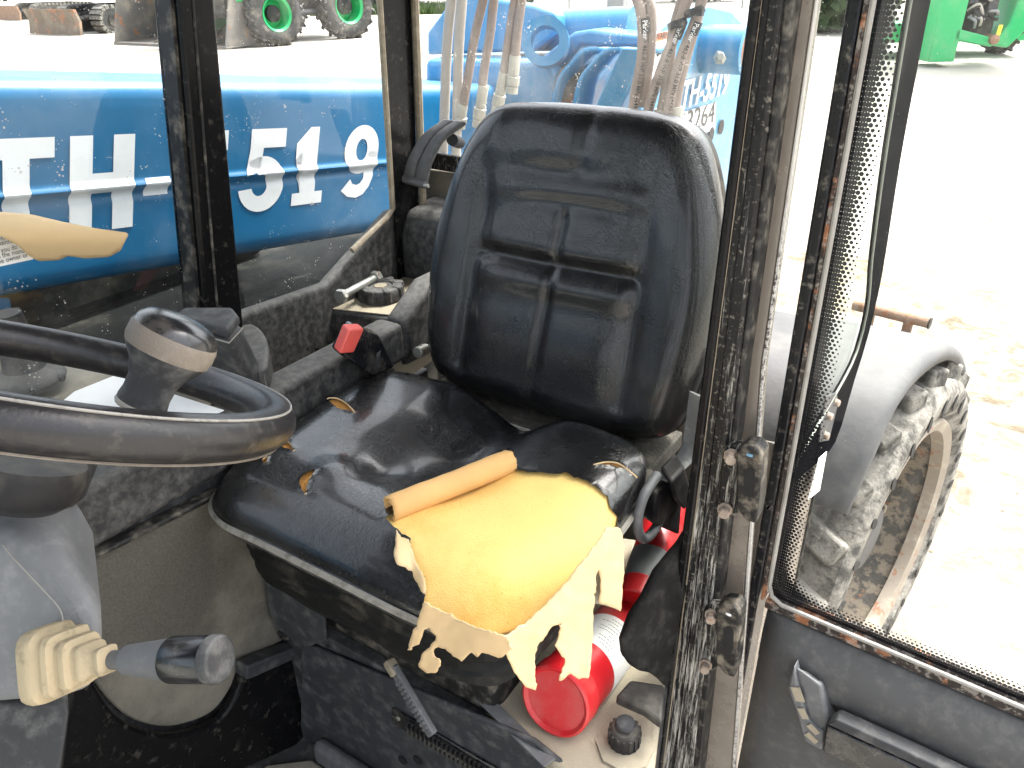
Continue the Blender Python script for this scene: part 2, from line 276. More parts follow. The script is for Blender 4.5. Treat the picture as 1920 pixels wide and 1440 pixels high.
class G:
    def __init__(s): s.v = []; s.f = []; s.mi = []
    def add(s, v, f, mi=0):
        k = len(s.v); s.v += [tuple(map(float, p)) for p in v]; s.f += [tuple(i+k for i in q) for q in f]; s.mi += [mi]*len(f); return s
    def box(s, lo, hi, mi=0):
        (a, b, c), (d, e, f) = lo, hi
        return s.add([(a, b, c), (d, b, c), (d, e, c), (a, e, c), (a, b, f), (d, b, f), (d, e, f), (a, e, f)],
                     [(0, 3, 2, 1), (4, 5, 6, 7), (0, 1, 5, 4), (1, 2, 6, 5), (2, 3, 7, 6), (3, 0, 4, 7)], mi)
    def obox(s, c, ax, ay, az, mi=0):     # oriented box: centre and half axes
        c, ax, ay, az = (np.array(t, float) for t in (c, ax, ay, az))
        v = [c+i*ax+j*ay+k*az for k in (-1, 1) for i, j in ((-1, -1), (1, -1), (1, 1), (-1, 1))]
        return s.add(v, [(0, 3, 2, 1), (4, 5, 6, 7), (0, 1, 5, 4), (1, 2, 6, 5), (2, 3, 7, 6), (3, 0, 4, 7)], mi)
    def prism(s, poly, vec, mi=0):
        poly = [np.array(p, float) for p in poly]; vec = np.array(vec, float); k = len(poly)
        nrm = sum(np.cross(poly[i]-poly[0], poly[(i+1) % k]-poly[0]) for i in range(k))
        if nrm@vec > 0: poly = poly[::-1]
        return s.add(poly+[q+vec for q in poly], [tuple(range(k)), tuple(range(2*k-1, k-1, -1))]+[(i, i+k, (i+1) % k+k, (i+1) % k) for i in range(k)], mi)
    def tube(s, pts, r, k=10, caps=True, mi=0, flat=1.0):
        pts = [np.array(p, float) for p in pts]; n = len(pts); rr = r if hasattr(r, '__len__') else [r]*n
        t0 = pts[1]-pts[0]; up = np.array([0, 0, 1.]) if abs(t0[2]) < .8*np.linalg.norm(t0) else np.array([0, 1., 0])
        vs = []; a = None
        for i in range(n):
            t = pts[min(i+1, n-1)]-pts[max(i-1, 0)]; t /= np.linalg.norm(t)+1e-12
            a = np.cross(t, up) if a is None else a-t*(a@t); a /= np.linalg.norm(a); b = np.cross(t, a)
            vs += [pts[i]+rr[i]*(math.cos(2*math.pi*j/k)*a+flat*math.sin(2*math.pi*j/k)*b) for j in range(k)]
        fs = [(i*k+j, i*k+(j+1) % k, (i+1)*k+(j+1) % k, (i+1)*k+j) for i in range(n-1) for j in range(k)]
        if caps: fs += [tuple(range(k-1, -1, -1)), tuple((n-1)*k+j for j in range(k))]
        return s.add(vs, fs, mi)
    def lathe(s, c, axis, prof, k=32, mi=0, sq=0.0, ref=None, close=False):
        # prof: list of (radius, along); sq>0: squarish section
        c = np.array(c, float); ax = np.array(axis, float); ax /= np.linalg.norm(ax)
        ref = np.array(ref if ref is not None else ((0, 0, 1) if abs(ax[2]) < .9 else (1, 0, 0)), float)
        a = ref-ax*(ref@ax); a /= np.linalg.norm(a); b = np.cross(ax, a); vs = []
        for (r, h) in prof:
            for j in range(k):
                t = 2*math.pi*(j+.5)/k; cx, cy = math.cos(t), math.sin(t)
                q = 1.0 if not sq else (abs(cx)**(2+sq)+abs(cy)**(2+sq))**(-1/(2+sq))
                vs.append(c+ax*h+r*q*(cx*a+cy*b))
        n = len(prof); m = n if close else n-1
        fs = [(i*k+j, i*k+(j+1) % k, ((i+1) % n)*k+(j+1) % k, ((i+1) % n)*k+j) for i in range(m) for j in range(k)]
        if not close:
            if prof[0][0] > 1e-6: fs.append(tuple(range(k-1, -1, -1)))
            if prof[-1][0] > 1e-6: fs.append(tuple((n-1)*k+j for j in range(k)))
        return s.add(vs, fs, mi)
    def obj(s, name, mat, parent=None, fix=True, **kw):
        me = bpy.data.meshes.new(name); me.from_pydata(s.v, [], s.f)
        for mm in (mat if isinstance(mat, (list, tuple)) else [mat]): me.materials.append(mm)
        me.polygons.foreach_set('material_index', s.mi); me.validate(); me.update()
        if fix:
            bm = bmesh.new(); bm.from_mesh(me); bmesh.ops.recalc_face_normals(bm, faces=bm.faces); bm.to_mesh(me); bm.free()
        o = bpy.data.objects.new(name, me); COL.objects.link(o); setparent(o, parent); finish(o, **kw); return o
def catmull(P, n=8, closed=False):
    P = [np.array(p, float) for p in P]; k = len(P); out = []
    for i in range(k if closed else k-1):
        g = lambda j: P[j % k] if closed else P[min(max(j, 0), k-1)]
        a, b, c, d = g(i-1), g(i), g(i+1), g(i+2)
        for t in np.arange(n)/n:
            out.append(.5*((2*b)+(-a+c)*t+(2*a-5*b+4*c-d)*t*t+(-a+3*b-3*c+d)*t**3))
    if not closed: out.append(P[-1])
    return out
def inpoly(P, poly):
    P = np.asarray(P, float); poly = np.asarray(poly, float); x, y = P[:, 0], P[:, 1]; r = np.zeros(len(P), bool)
    for i in range(len(poly)):
        (x1, y1), (x2, y2) = poly[i], poly[i-1]
        c = ((y1 > y) != (y2 > y)) & (x < (x2-x1)*(y-y1)/(y2-y1+1e-12)+x1); r ^= c
    return r
def nearest(P, poly):
    P = np.asarray(P, float); poly = np.asarray(poly, float); A = poly; B = np.roll(poly, -1, 0); best = np.full(len(P), 1e9); Q = P.copy()
    for a, b in zip(A, B):
        ab = b-a; t = np.clip(((P-a)@ab)/(ab@ab+1e-15), 0, 1); q = a+t[:, None]*ab; dd = np.linalg.norm(P-q, axis=1)
        m = dd < best; best[m] = dd[m]; Q[m] = q[m]
    return best, Q
def sheet(name, poly, step, fn, mat, parent, jag=0.0, **kw):
    """a cloth-like sheet: 2-D polygon filled with a grid, edges snapped to the outline, mapped to 3-D by fn(points)"""
    poly = np.array(poly, float)
    if jag:
        q = []
        for a, b in zip(poly, np.roll(poly, -1, 0)):
            k = max(1, int(np.linalg.norm(b-a)/(step*1.2)))
            for i in range(k): q.append(a+(b-a)*i/k+(rng.normal(size=2)*jag if i else 0))
        poly = np.array(q)
    lo, hi = poly.min(0)-step, poly.max(0)+step
    nx, ny = int((hi[0]-lo[0])/step)+1, int((hi[1]-lo[1])/step)+1
    xs = lo[0]+np.arange(nx+1)*step; ys = lo[1]+np.arange(ny+1)*step
    P = np.array([(x, y) for y in ys for x in xs]); idx = lambda i, j: j*(nx+1)+i
    quads = [(idx(i, j), idx(i+1, j), idx(i+1, j+1), idx(i, j+1)) for j in range(ny) for i in range(nx)]
    cen = np.array([P[list(q)].mean(0) for q in quads]); keep = inpoly(cen, poly)
    kq = [q for q, k in zip(quads, keep) if k]; cnt = {}
    for q in kq:
        for i in q: cnt[i] = cnt.get(i, 0)+1
    bd = np.array([i for i, k in cnt.items() if k < 4]); P[bd] = nearest(P[bd], poly)[1]
    used = sorted(cnt); mp = {i: k for k, i in enumerate(used)}
    g = G(); g.add(fn(P[used]), [tuple(mp[i] for i in q) for q in kq]); return g.obj(name, mat, parent, **kw)
def text_mesh(txt, size=1.0, offset=0.0, shear=0.0, align='LEFT'):
    cu = bpy.data.curves.new('t', 'FONT'); cu.body = txt; cu.size = size; cu.offset = offset; cu.shear = shear; cu.align_x = align; cu.resolution_u = 4
    o = bpy.data.objects.new('t', cu); COL.objects.link(o); me = bpy.data.meshes.new_from_object(o)
    V = np.array([v.co[:] for v in me.vertices]) if len(me.vertices) else np.zeros((0, 3)); Fc = [tuple(q.vertices) for q in me.polygons]
    bpy.data.objects.remove(o); bpy.data.curves.remove(cu); bpy.data.meshes.remove(me); return V, Fc
def text_obj(name, txt, size, org, ex, ey, mat, parent, offset=0.0, shear=0.0, align='LEFT', sx=1.0):
    V, Fc = text_mesh(txt, size, offset, shear, align); org, ex, ey = (np.array(t, float) for t in (org, ex, ey))
    g = G(); g.add([org+v[0]*sx*ex+v[1]*ey for v in V], Fc); return g.obj(name, mat, parent, fix=False, smooth=0)
def sstep(a, b, x): t = np.clip((x-a)/(b-a), 0, 1); return t*t*(3-2*t)
def gauss(x, s): return np.exp(-(x/s)**2)

# ------------------------------------------------------------------ ground
def gz(x, y):
    t = -.55*x+.84*y; return .65*sstep(3.5, 17, t)
def ground():
    g = G(); rr = [0]+list(np.geomspace(.6, 450, 70)); k = 96; vs = [(-.5, 2, gz(-.5, 2))]
    for r_ in rr[1:]:
        for j in range(k):
            x, y = -.5+r_*math.cos(2*math.pi*j/k), 2+r_*math.sin(2*math.pi*j/k)
            h = .02*mnoise.noise((x*.9, y*.9, 0))+.012*mnoise.noise((x*3, y*3, 4)) if r_ < 60 else 0
            vs.append((x, y, gz(x, y)+h))
    fs = [(0, 1+j, 1+(j+1) % k) for j in range(k)]
    for i in range(len(rr)-2):
        for j in range(k): fs.append((1+i*k+j, 1+(i+1)*k+j, 1+(i+1)*k+(j+1) % k, 1+i*k+(j+1) % k))
    g.add(vs, fs); o = g.obj('ground', gm); o['kind'] = 'structure'
    # loose clods of dried mud
    q = G()
    for i in range(1500):
        x, y = random.uniform(-2.6, 2.5), random.uniform(2.4, 9.5)
        if y > 6 and random.random() < .5: continue
        s = random.uniform(.003, .010)*(1 if random.random() < .9 else 1.7); z = gz(x, y)+.005
        v = [(x+s*random.uniform(.6, 1.5)*math.cos(a), y+s*random.uniform(.6, 1.5)*math.sin(a), z-.004) for a in (0, 1.2, 2.5, 3.8, 5)]+[(x+s*.2, y, z+s*.35)]
        q.add(v, [(0, 1, 5), (1, 2, 5), (2, 3, 5), (3, 4, 5), (4, 0, 5)])
    clod = M('mud_clod', (.30, .24, .17), .95, var=.4, vscale=5)
    o = q.obj('mud_clods', clod, smooth=0); o['kind'] = 'stuff'; o['label'] = 'small clods of dried mud scattered over the pale yard'; o['category'] = 'mud clods'
ground()

# ------------------------------------------------------------------ telehandler: cab shell
TH = thing('telehandler', 'blue telehandler with its cab door open on a torn black seat', 'telehandler', (-.8, .9, 0))
A = np.array
def bx(name, lo, hi, mat, parent=None, bevel=.004, **kw):
    return G().box(lo, hi).obj(name, mat, parent if parent is not None else TH, bevel=bevel, **kw)

XR = -1.10                                    # right-hand window plane
ZT = 2.22                                     # underside of the roof
# roof and outer shell
roof = G().prism([(-.14, -.42, ZT), (-1.16, -.42, ZT), (-1.16, 1.50, ZT), (-.14, 1.50, ZT)], (0, 0, .09)).obj('roof', plast, TH, bevel=.03, seg=4)
# chassis below the cab, floor
G().prism([(-1.12, -.5, .45), (-.24, -.5, .45), (-.24, 1.28, .45), (-1.12, 1.28, .45)], (0, 0, .15)).obj('chassis', dgreyp, TH, bevel=.01)
bx('floor', (-.90, -.5, .602), (-.24, .64, .63), dgreyp)
fm = G().prism([(-.86, .02, .632), (-.32, .02, .632), (-.32, .55, .632), (-.80, .55, .632), (-.86, .50, .632)], (0, 0, .012)).obj('floor_mat', greydust, TH, bevel=.004)
# front pillars and windscreen (ahead of the camera's left edge)
G().tube([(-.22, -.36, .62), (-.22, -.40, ZT)], .032, 8).obj('front_pillar', blackp, TH)
G().tube([(-1.09, -.36, .62), (-1.09, -.40, ZT)], .032, 8).obj('front_pillar', blackp, TH)
G().box((-1.06, -.395, .95), (-.25, -.389, ZT-.02)).obj('windscreen', glass_side, TH, smooth=0)
# mid window post on the right-hand wall
a0, a1, b0, b1 = onX(336, 0, -1.05), onX(403, 0, -1.05), onX(387, 600, -1.05), onX(457, 600, -1.05)
s0 = a0+(a0-b0)*.85; s1 = a1+(a1-b1)*.85; e0 = b0+(b0-a0)*.25; e1 = b1+(b1-a1)*.25
post = G().prism([s0, s1, e1, e0], (-.062, 0, 0)).obj('window_post', blackp, TH, bevel=.006, seg=3)
G().prism([s0+A([-.012, -.006, 0]), s0+A([-.012, 0, 0]), e0+A([-.012, 0, 0]), e0+A([-.012, -.006, 0])], (-.03, 0, 0)).obj('window_seal', rubber, post)
G().tube([a0+(s0-a0)*.9+A([.0, .022, 0]), e0+A([.0, .022, 0])], .0025, 6).obj('trim_line', rubber, post)
# rear right corner post
cp = G(); c0, c1, k0, k1 = onX(713, 0, -1.06), onX(772, 0, -1.06), onX(737, 390, -1.06), onX(785, 390, -1.06)
t0 = c0+(c0-k0)*1.0; t1 = c1+(c1-k1)*1.0; q0 = k0+(k0-c0)*.9; q1 = k1+(k1-c1)*.9
cpost = cp.prism([t0, t1, q1, q0], (-.036, .05, 0)).obj('corner_post', blackp, TH, bevel=.006, seg=3)
G().tube([t0+A([.002, -.004, 0]), c0+A([.002, -.004, 0]), k0+A([.002, -.004, 0]), onX(725, 408, -1.058), onX(660, 470, -1.058)], .006, 8).obj('window_seal', sealtan, cpost)
G().tube([t1+A([.008, .0, 0]), c1+A([.008, .0, 0]), k1+A([.008, 0, -.1])], .008, 8).obj('window_seal', sealtan, cpost)
# right side panes
P = [onX(-900, 1100, XR), ]
def pane(name, pts, mat, parent=TH):
    return G().add(pts, [tuple(range(len(pts)))]).obj(name, mat, parent, fix=False, smooth=0)
pane('side_window', [(XR, -.36, 1.0), (XR, .735, 1.0), (XR, .79, ZT), (XR, -.36, ZT)], glass_side)
pane('side_window', [(XR, .80, 1.0), (XR, 1.24, 1.0), (XR, 1.26, ZT), (XR, .85, ZT)], glass_side)
bx('lower_side_panel', (-1.125, -.36, .58), (XR+.004, 1.30, 1.02), dgreyp)
# rear wall: ledge plate, window, latch bar
YR = 1.33
bx('rear_panel', (-1.09, YR-.005, .60), (-.38, YR+.02, 1.50), greydust, bevel=.003)
bx('rear_sill', (-.38, YR-.005, .60), (-.20, YR+.02, .98), dgreyp, bevel=.003)
pane('rear_window', [(-1.05, YR+.01, 1.46), (-.20, YR+.01, 1.46), (-.20, YR+.03, ZT), (-1.05, YR+.03, ZT)], glass_rear)
bar = G().prism([onY(742, 272, YR-.02), onY(885, 300, YR-.02), onY(885, 330, YR-.02), onY(742, 306, YR-.02)], (0, .012, 0)).obj('latch_bar', wornp, TH, bevel=.003)
# window latch: two bent plates and a hinge barrel
lt = G(); prof = [(832, 222), (806, 248), (785, 290), (772, 326)]; prof2 = [(872, 226), (846, 254), (827, 298), (815, 337)]
pa = [onY(x, y, YR-.075+.012*i*0) for i, (x, y) in enumerate(prof)]; pb = [onY(x, y, YR-.075) for x, y in prof2]
for i, off in enumerate((-.0, -.025, -.035, -.03)): pa[i] = pa[i]+A([0, off, 0]); pb[i] = pb[i]+A([0, off, 0])
pm = [(p_+q_)/2 for p_, q_ in zip(pa, pb)]
for L_, R_ in ((pa, [m_+(a_-m_)*.03 for a_, m_ in zip(pa, pm)]), ([m_+(b_-m_)*.03 for b_, m_ in zip(pb, pm)], pb)):
    ca, cb = catmull(L_, 6), catmull(R_, 6); k = len(ca)
    lt.add(ca+cb, [(i, i+1, k+i+1, k+i) for i in range(k-1)])
latch = lt.obj('window_latch', greyp, TH, solid=.012, bevel=.003)
G().tube([pa[-1]+A([0, .002, -.004]), pb[-1]+A([0, .002, -.004])], .009, 10).obj('hinge_barrel', greyp, latch, bevel=.002)
G().tube([onY(848, 262, YR-.06), onY(862, 268, YR)], .012, 10).obj('latch_stem', dgreyp, latch)
G().tube([pb[-1]+A([.001, -.006, -.004]), pb[-1]+A([.012, -.006, -.004])], .004, 8).obj('hinge_pin', zinc, latch)

# --- moulded right-hand console: rails, tray, filler cap platform
con = G()
con.prism([(-.875, -.30, 1.225), (-.875, .62, 1.225), (-.875, .98, 1.235), (-.875, .98, 1.31), (-.875, .60, 1.31), (-.875, .30, 1.318), (-.875, -.30, 1.33)], (-.06, 0, 0))
con.prism([(-.875, .98, 1.235), (-.875, .98, 1.31), (-.875, 1.07, 1.36), (-.875, 1.14, 1.36), (-.875, 1.14, 1.235)], (-.05, 0, 0))
con.box((-1.075, -.30, 1.17), (-.93, .70, 1.318))
console = con.obj('side_console', plastd, TH, bevel=.012, seg=3)
# outer wall with the rising rear shoulder
wall = [(y_*1.029, 1.87-(1.87-z_)*1.029) for y_, z_ in ((.66, 1.16), (.66, 1.375), (.78, 1.372), (.955, 1.362), (1.15, 1.452), (1.30, 1.458), (1.30, 1.16))]
G().prism([(-1.065, y_, z_) for y_, z_ in wall], (-.030, 0, 0)).obj('console_wall', plastd, console, bevel=.010, seg=3)
# rear shoulder block behind the cap
sh = [(1.20, 1.18), (1.20, 1.39), (1.228, 1.436), (1.325, 1.448), (1.325, 1.18)]
G().prism([(-1.066, y_, z_) for y_, z_ in sh], (.19, 0, 0)).obj('rear_shoulder', plastd, console, bevel=.014, seg=3)
G().box((-1.07, .69, 1.16), (-.925, 1.20, 1.226)).obj('tray_floor', tandust, console, bevel=.004)
pl = G(); pl.prism([onZ(615, 580, 1.292), onZ(640, 556, 1.292), (-1.068, 1.202, 1.292), (-.90, 1.202, 1.292), (-.915, 1.02, 1.292)], (0, 0, -.10))
plat = pl.obj('cap_platform', plastd, console, bevel=.01, seg=3)
pt = pl = G().prism([onZ(622, 580, 1.2935), onZ(645, 560, 1.2935), (-1.066, 1.200, 1.2935), (-.905, 1.200, 1.2935), (-.92, 1.03, 1.2935)], (0, 0, .002)).obj('dust_layer', tandust, console)
# end post of tray under window post
G().prism([onZ(*q_, 1.345) for q_ in catmull([(440, 622), (470, 606), (494, 622), (504, 652), (498, 690), (470, 690)], 4, True)], (0, 0, -.13)).obj('tray_end', plastd, console, bevel=.008, seg=3)
# filler cap with eight lugs
cc = onZ(716, 558, 1.2955); fc = G(); R0 = .046
prof = [(R0*.99, .0), (R0*1.0, .006), (R0*.98, .022), (R0*.9, .027), (R0*.55, .028), (R0*.5, .025), (0, .025)]
fcap = fc.lathe(cc, (0, 0, 1), prof, 40).obj('filler_cap', plastd, console, smooth=35)
for i in range(8):
    a = 2*math.pi*(i+.3)/8; c_, s_ = math.cos(a), math.sin(a)
    g = G().obox(cc+A([c_*R0*.80, s_*R0*.80, .0145]), (c_*R0*.235, s_*R0*.235, 0), (-s_*R0*.17, c_*R0*.17, 0), (0, 0, .0155))
    g.obj('cap_lug', plastd, fcap, bevel=.004, seg=2)
G().lathe(cc+A([0, 0, .0254]), (0, 0, 1), [(R0*.3, 0), (R0*.3, .0015), (R0*.26, .0016)], 6).obj('cap_emblem', tandust, fcap)
# small loose parts in tray
G().tube([onZ(577, 655, 1.245), onZ(577, 655, 1.275)], .002, 6).obj('tray_stud', blk, console)
G().box(tuple(onZ(590, 662, 1.228)), tuple(onZ(590, 662, 1.228)+A([.02, .012, .012]))).obj('tray_clip', blk, console, bevel=.002)

# --- loose hex bolt lying on the platform
hb = thing('hex_bolt', 'long zinc hex bolt with nut lying beside the ribbed filler cap', 'bolt', tuple(onZ(670, 560, 1.296)))
e_a, e_b = onX(642, 554, -1.028), onX(705, 520, -1.050); ax = (e_b-e_a)/np.linalg.norm(e_b-e_a)
G().tube([e_a, e_b], .0075, 12).obj('shank', zinc, hb)
G().lathe(e_a-ax*.004, ax, [(.0135, -.006), (.0145, -.004), (.0145, .005), (.0125, .006)], 6).obj('head', zinc, hb, smooth=0, bevel=.001)
G().lathe(e_b, ax, [(.012, -.008), (.0142, -.006), (.0142, .006), (.012, .008)], 6).obj('nut', zinc, hb, smooth=0, bevel=.001)

# --- seat-belt buckle
bk0 = onX(683, 665, -.84); U_ = A([-.35, .55, .75]); U_ /= np.linalg.norm(U_); Nn = A([.62, -.70, .35]); Nn -= U_*(Nn@U_); Nn /= np.linalg.norm(Nn); Sd = np.cross(Nn, U_)
P4 = lambda X_: [onX(x, y, X_) for x, y in ((666, 612), (712, 630), (742, 690), (700, 708), (636, 664))]
bkl = G().prism(P4(-.835), (-.028, .008, .004)).obj('belt_buckle', gloss, TH, bevel=.006, seg=3)
G().prism([onX(x, y, -.828) for x, y in ((655, 618), (684, 617), (664, 662), (637, 664))], (-.02, .006, .004)).obj('release_button', redb, bkl, bevel=.003)
G().prism([onX(x, y, -.8335) for x, y in ((706, 662), (714, 656), (709, 690), (700, 692))], (.0012, 0, 0)).obj('buckle_plate', dgreyp, bkl, bevel=.0005)
G().prism([onX(x, y, -.842) for x, y in ((700, 690), (740, 690), (760, 740), (715, 745))], (-.01, 0, 0)).obj('buckle_stalk', plast, bkl, bevel=.003)
# seat hinge bolt to the right of the backrest
hbx = onY(795, 658, .99)
G().tube([hbx+A([-.004, .01, 0]), hbx+A([.0, -.02, .004])], .011, 12).obj('hinge_bolt', zinc, TH, bevel=.002)

# --- armrest box in front of the console tray (behind the steering wheel)
bt = [onZ(x, y, 1.435) for x, y in ((330, 612), (430, 640), (452, 612), (440, 596), (350, 596))]
bb = [onZ(x, y, 1.30) for x, y in ((300, 745), (488, 748), (505, 720), (470, 680), (330, 690))]
g = G(); k = 5
g.add(bt+bb, [tuple(range(k))]+[(i, (i+1) % k, k+(i+1) % k, k+i) for i in range(k)])
ab = g.obj('armrest_box', dgreyp, console, bevel=.012, seg=3)
g = G().prism([q+A([0, 0, .002]) for q in bt], (0, 0, .016)); g.obj('box_lid', dgreyp, console, bevel=.006, seg=3)
g = G().tube([bt[0]+A([.002, -.002, -.001]), bt[1]+A([.002, -.002, -.001]), bt[2]+A([.004, 0, -.001])], .0012, 6).obj('lid_seam', sealsil, console)
# joystick gaiter beyond the wheel rim, at the left
jb = onZ(55, 715, 1.345)
G().lathe(jb, (0, 0, 1), [(.050, 0), (.052, .006), (.049, .012), (.040, .016), (.030, .024), (.027, .040), (.024, .075), (.02, .11)], 28).obj('joystick_gaiter', plast, console)
for i in range(3):
    a = -1.3+i*.9
    G().tube([jb+A([.047*math.cos(a), .047*math.sin(a), .008]), jb+A([.056*math.cos(a), .056*math.sin(a), .006])], .005, 8).obj('gaiter_screw', rubber, console)
# deck under the joystick, white inspection card on it
G().prism([onZ(-250, 760, 1.332), onZ(-250, 650, 1.332), onZ(330, 650, 1.332), onZ(420, 720, 1.332), onZ(300, 800, 1.332)], (0, 0, -.02)).obj('console_deck', greydust, console, bevel=.004)
cd_ = thing('white_card', 'blank white sheet lying on the console beneath the steering wheel knob', 'card', tuple(onZ(280, 740, 1.334)))
G().prism([onZ(140, 735, 1.337), onZ(215, 705, 1.337), onZ(420, 770, 1.337), onZ(330, 815, 1.337), onZ(60, 800, 1.337)], (0, 0, .001)).obj('sheet', whitep, cd_)

# --- right-hand inner wall: carpet, rails
XW = -.885
bx('carpet_backing', (XW-.05, -.3, .62), (XW-.004, .66, 1.225), dgreyp)
cpoly = [onX(x, y, XW)[1:] for x, y in [(-200, 1120), (120, 1062), (385, 935), (520, 900), (530, 1195)]+[tuple(q_) for q_ in catmull([(440, 1248), (424, 1290), (385, 1335), (310, 1358), (245, 1345), (205, 1315), (180, 1285), (150, 1240)], 5)]+[(-200, 1300)]]
G().prism([(XW, a_, b_) for a_, b_ in cpoly], (.008, 0, 0)).obj('carpet_panel', carpet, TH, bevel=.003)
G().prism([onX(x, y, XW+.0) for x, y in ((-250, 1210), (140, 1052), (395, 925), (560, 860), (560, 848), (395, 915), (140, 1042), (-250, 1198))], (.02, 0, 0)).obj('carpet_trim', rubber, TH, bevel=.003)
rail = G().prism([onX(x, y, XW+.012) for x, y in [(575, 1188), (580, 1375), (250, 1520), (90, 1520), (120, 1260), (150, 1245)]+[tuple(q_) for q_ in catmull([(172, 1285), (200, 1325), (243, 1355), (312, 1368), (392, 1344), (430, 1294), (446, 1246)], 5)]], (.018, 0, 0)).obj('kick_rail', blackp, TH, bevel=.006, seg=3)
G().prism([onX(x, y, XW+.012) for x, y in ((440, 1236), (572, 1186), (574, 1205), (440, 1262))], (.03, 0, 0)).obj('rail_lip', steel, rail, bevel=.004)
G().lathe(onX(533, 1183, XW+.02), (1, -.3, 0), [(.012, 0), (.012, .010), (.009, .014), (0, .014)], 16).obj('rubber_stop', rubber, TH)

# ------------------------------------------------------------------ seat pedestal
YP = .58
fp = G().prism([onY(x, y, YP) for x, y in ((565, 1205), (1000, 1390), (1160, 1520), (1100, 1900), (560, 1540))], (0, .008, 0))
ped = fp.obj('seat_pedestal', steel, TH, bevel=.003)
G().prism([onY(x, y, YP-.004) for x, y in ((490, 1045), (600, 1085), (610, 1200), (575, 1215), (520, 1180), (503, 1150))], (0, .006, 0)).obj('side_bracket', steel, ped, bevel=.002)
G().prism([(-.862, YP+.01, .63), (-.25, YP+.01, .63), (-.25, YP+.01, .93), (-.862, YP+.01, .93)], (0, .40, 0)).obj('pedestal_box', dgreyp, ped, bevel=.004)
G().box((-.84, .60, .93), (-.43, .92, 1.085)).obj('dark_gap_box', rubber, ped, bevel=.02)  # dark box added to stand for the shaded gap around the suspension
G().prism([(-.80, YP-.03, .632), (-.25, YP-.03, .632), (-.25, YP+.0, .632), (-.80, YP+.0, .632)], (0, 0, .05)).obj('pedestal_foot', greyp, ped, bevel=.02, seg=4)
# vent: frame with louvre slats
v0, v1, v2, v3 = onY(735, 1322, YP-.002), onY(915, 1440, YP-.002), onY(915, 1480, YP-.002), onY(728, 1352, YP-.002)
zc = (v0[2]+v3[2])/2; x0v, x1v = v0[0], x0 if False else v0[0]+.26
vent = G().box((x0v, YP-.005, zc-.019), (x1v, YP-.0005, zc+.019)).obj('air_vent', gloss, ped, bevel=.003)
G().box((x0v+.03, YP-.0062, zc-.013), (x1v-.01, YP-.0052, zc+.013)).obj('vent_opening_shade', blk, ped)  # solid black sheet: the shade inside the vent as a colour
sl0 = G().box((-.0016, -.004, -.013), (.0016, .001, .013)).obj('vent_slat', plast, ped)
sl0.location = (x0v+.036, YP-.0072, zc)
for i in range(1, 26):
    o = sl0.copy(); COL.objects.link(o); o.location = (x0v+.036+i*.0083, YP-.0072, zc)
G().box((x0v+.03, YP-.0105, zc-.0012), (x1v-.01, YP-.0066, zc+.0012)).obj('vent_rail', plast, ped)
G().lathe((x0v+.013, YP-.004, zc+.004), (0, -1, 0), [(.0045, 0), (.004, .002), (0, .0026)], 12).obj('vent_screw', zinc, ped)
for (x, y) in ((755, 1425), (783, 1425)):
    c_ = onY(x, y, YP-.001); G().lathe(c_, (0, -1, 0), [(.009, 0), (.009, .0015)], 9).obj('plate_hole_shade', blk, ped)  # solid black discs, the shade of the holes put into their colour
G().lathe(onY(615, 1211, YP-.001), (0, -1, 0), [(.004, 0), (.004, .001)], 12).obj('plate_hole_shade', blk, ped)  # solid black disc painted as the shade of a hole
# grey ribbed adjuster lever
p0, p1 = onY(737, 1250, YP-.03), onY(812, 1378, YP-.055); ax = (p1-p0); L_ = np.linalg.norm(ax); ax /= L_
sd = np.cross(ax, (0, -1, 0)); sd /= np.linalg.norm(sd); nn = np.cross(sd, ax)
lv = G().obox((p0+p1)/2, ax*L_/2, sd*.0095, nn*.005).obj('adjuster_lever', greyp, ped, bevel=.003, seg=3)
for i in range(11):
    c_ = p0+ax*(L_*(.22+.066*i))
    G().obox(c_+nn*.0055, ax*.0022, sd*.0072, nn*.0018).obj('lever_rib', greyp, ped, bevel=.001)
G().obox(p0+nn*.001, ax*.012, sd*.007, nn*.008).obj('lever_pivot', sealtan, ped, bevel=.003)
# ledge beside the seat
led = G().prism([onZ(x, y, .955) for x, y in ((880, 1290), (1010, 1405), (1130, 1520), (1214, 1520), (1228, 1440), (1268, 1100), (1275, 1020), (1120, 1000))], (0, 0, -.03)).obj('side_ledge', tandust, TH, bevel=.008, seg=3)
G().prism([onZ(x, y, .9565) for x, y in ((890, 1312), (912, 1300), (1042, 1425), (1020, 1440))], (0, 0, .003)).obj('ledge_trim', greyp, TH, bevel=.001)
# sill below the door opening (outer)
bx('door_sill', (-.262, -.36, .58), (-.205, .42, .90), dgreyp, bevel=.01)

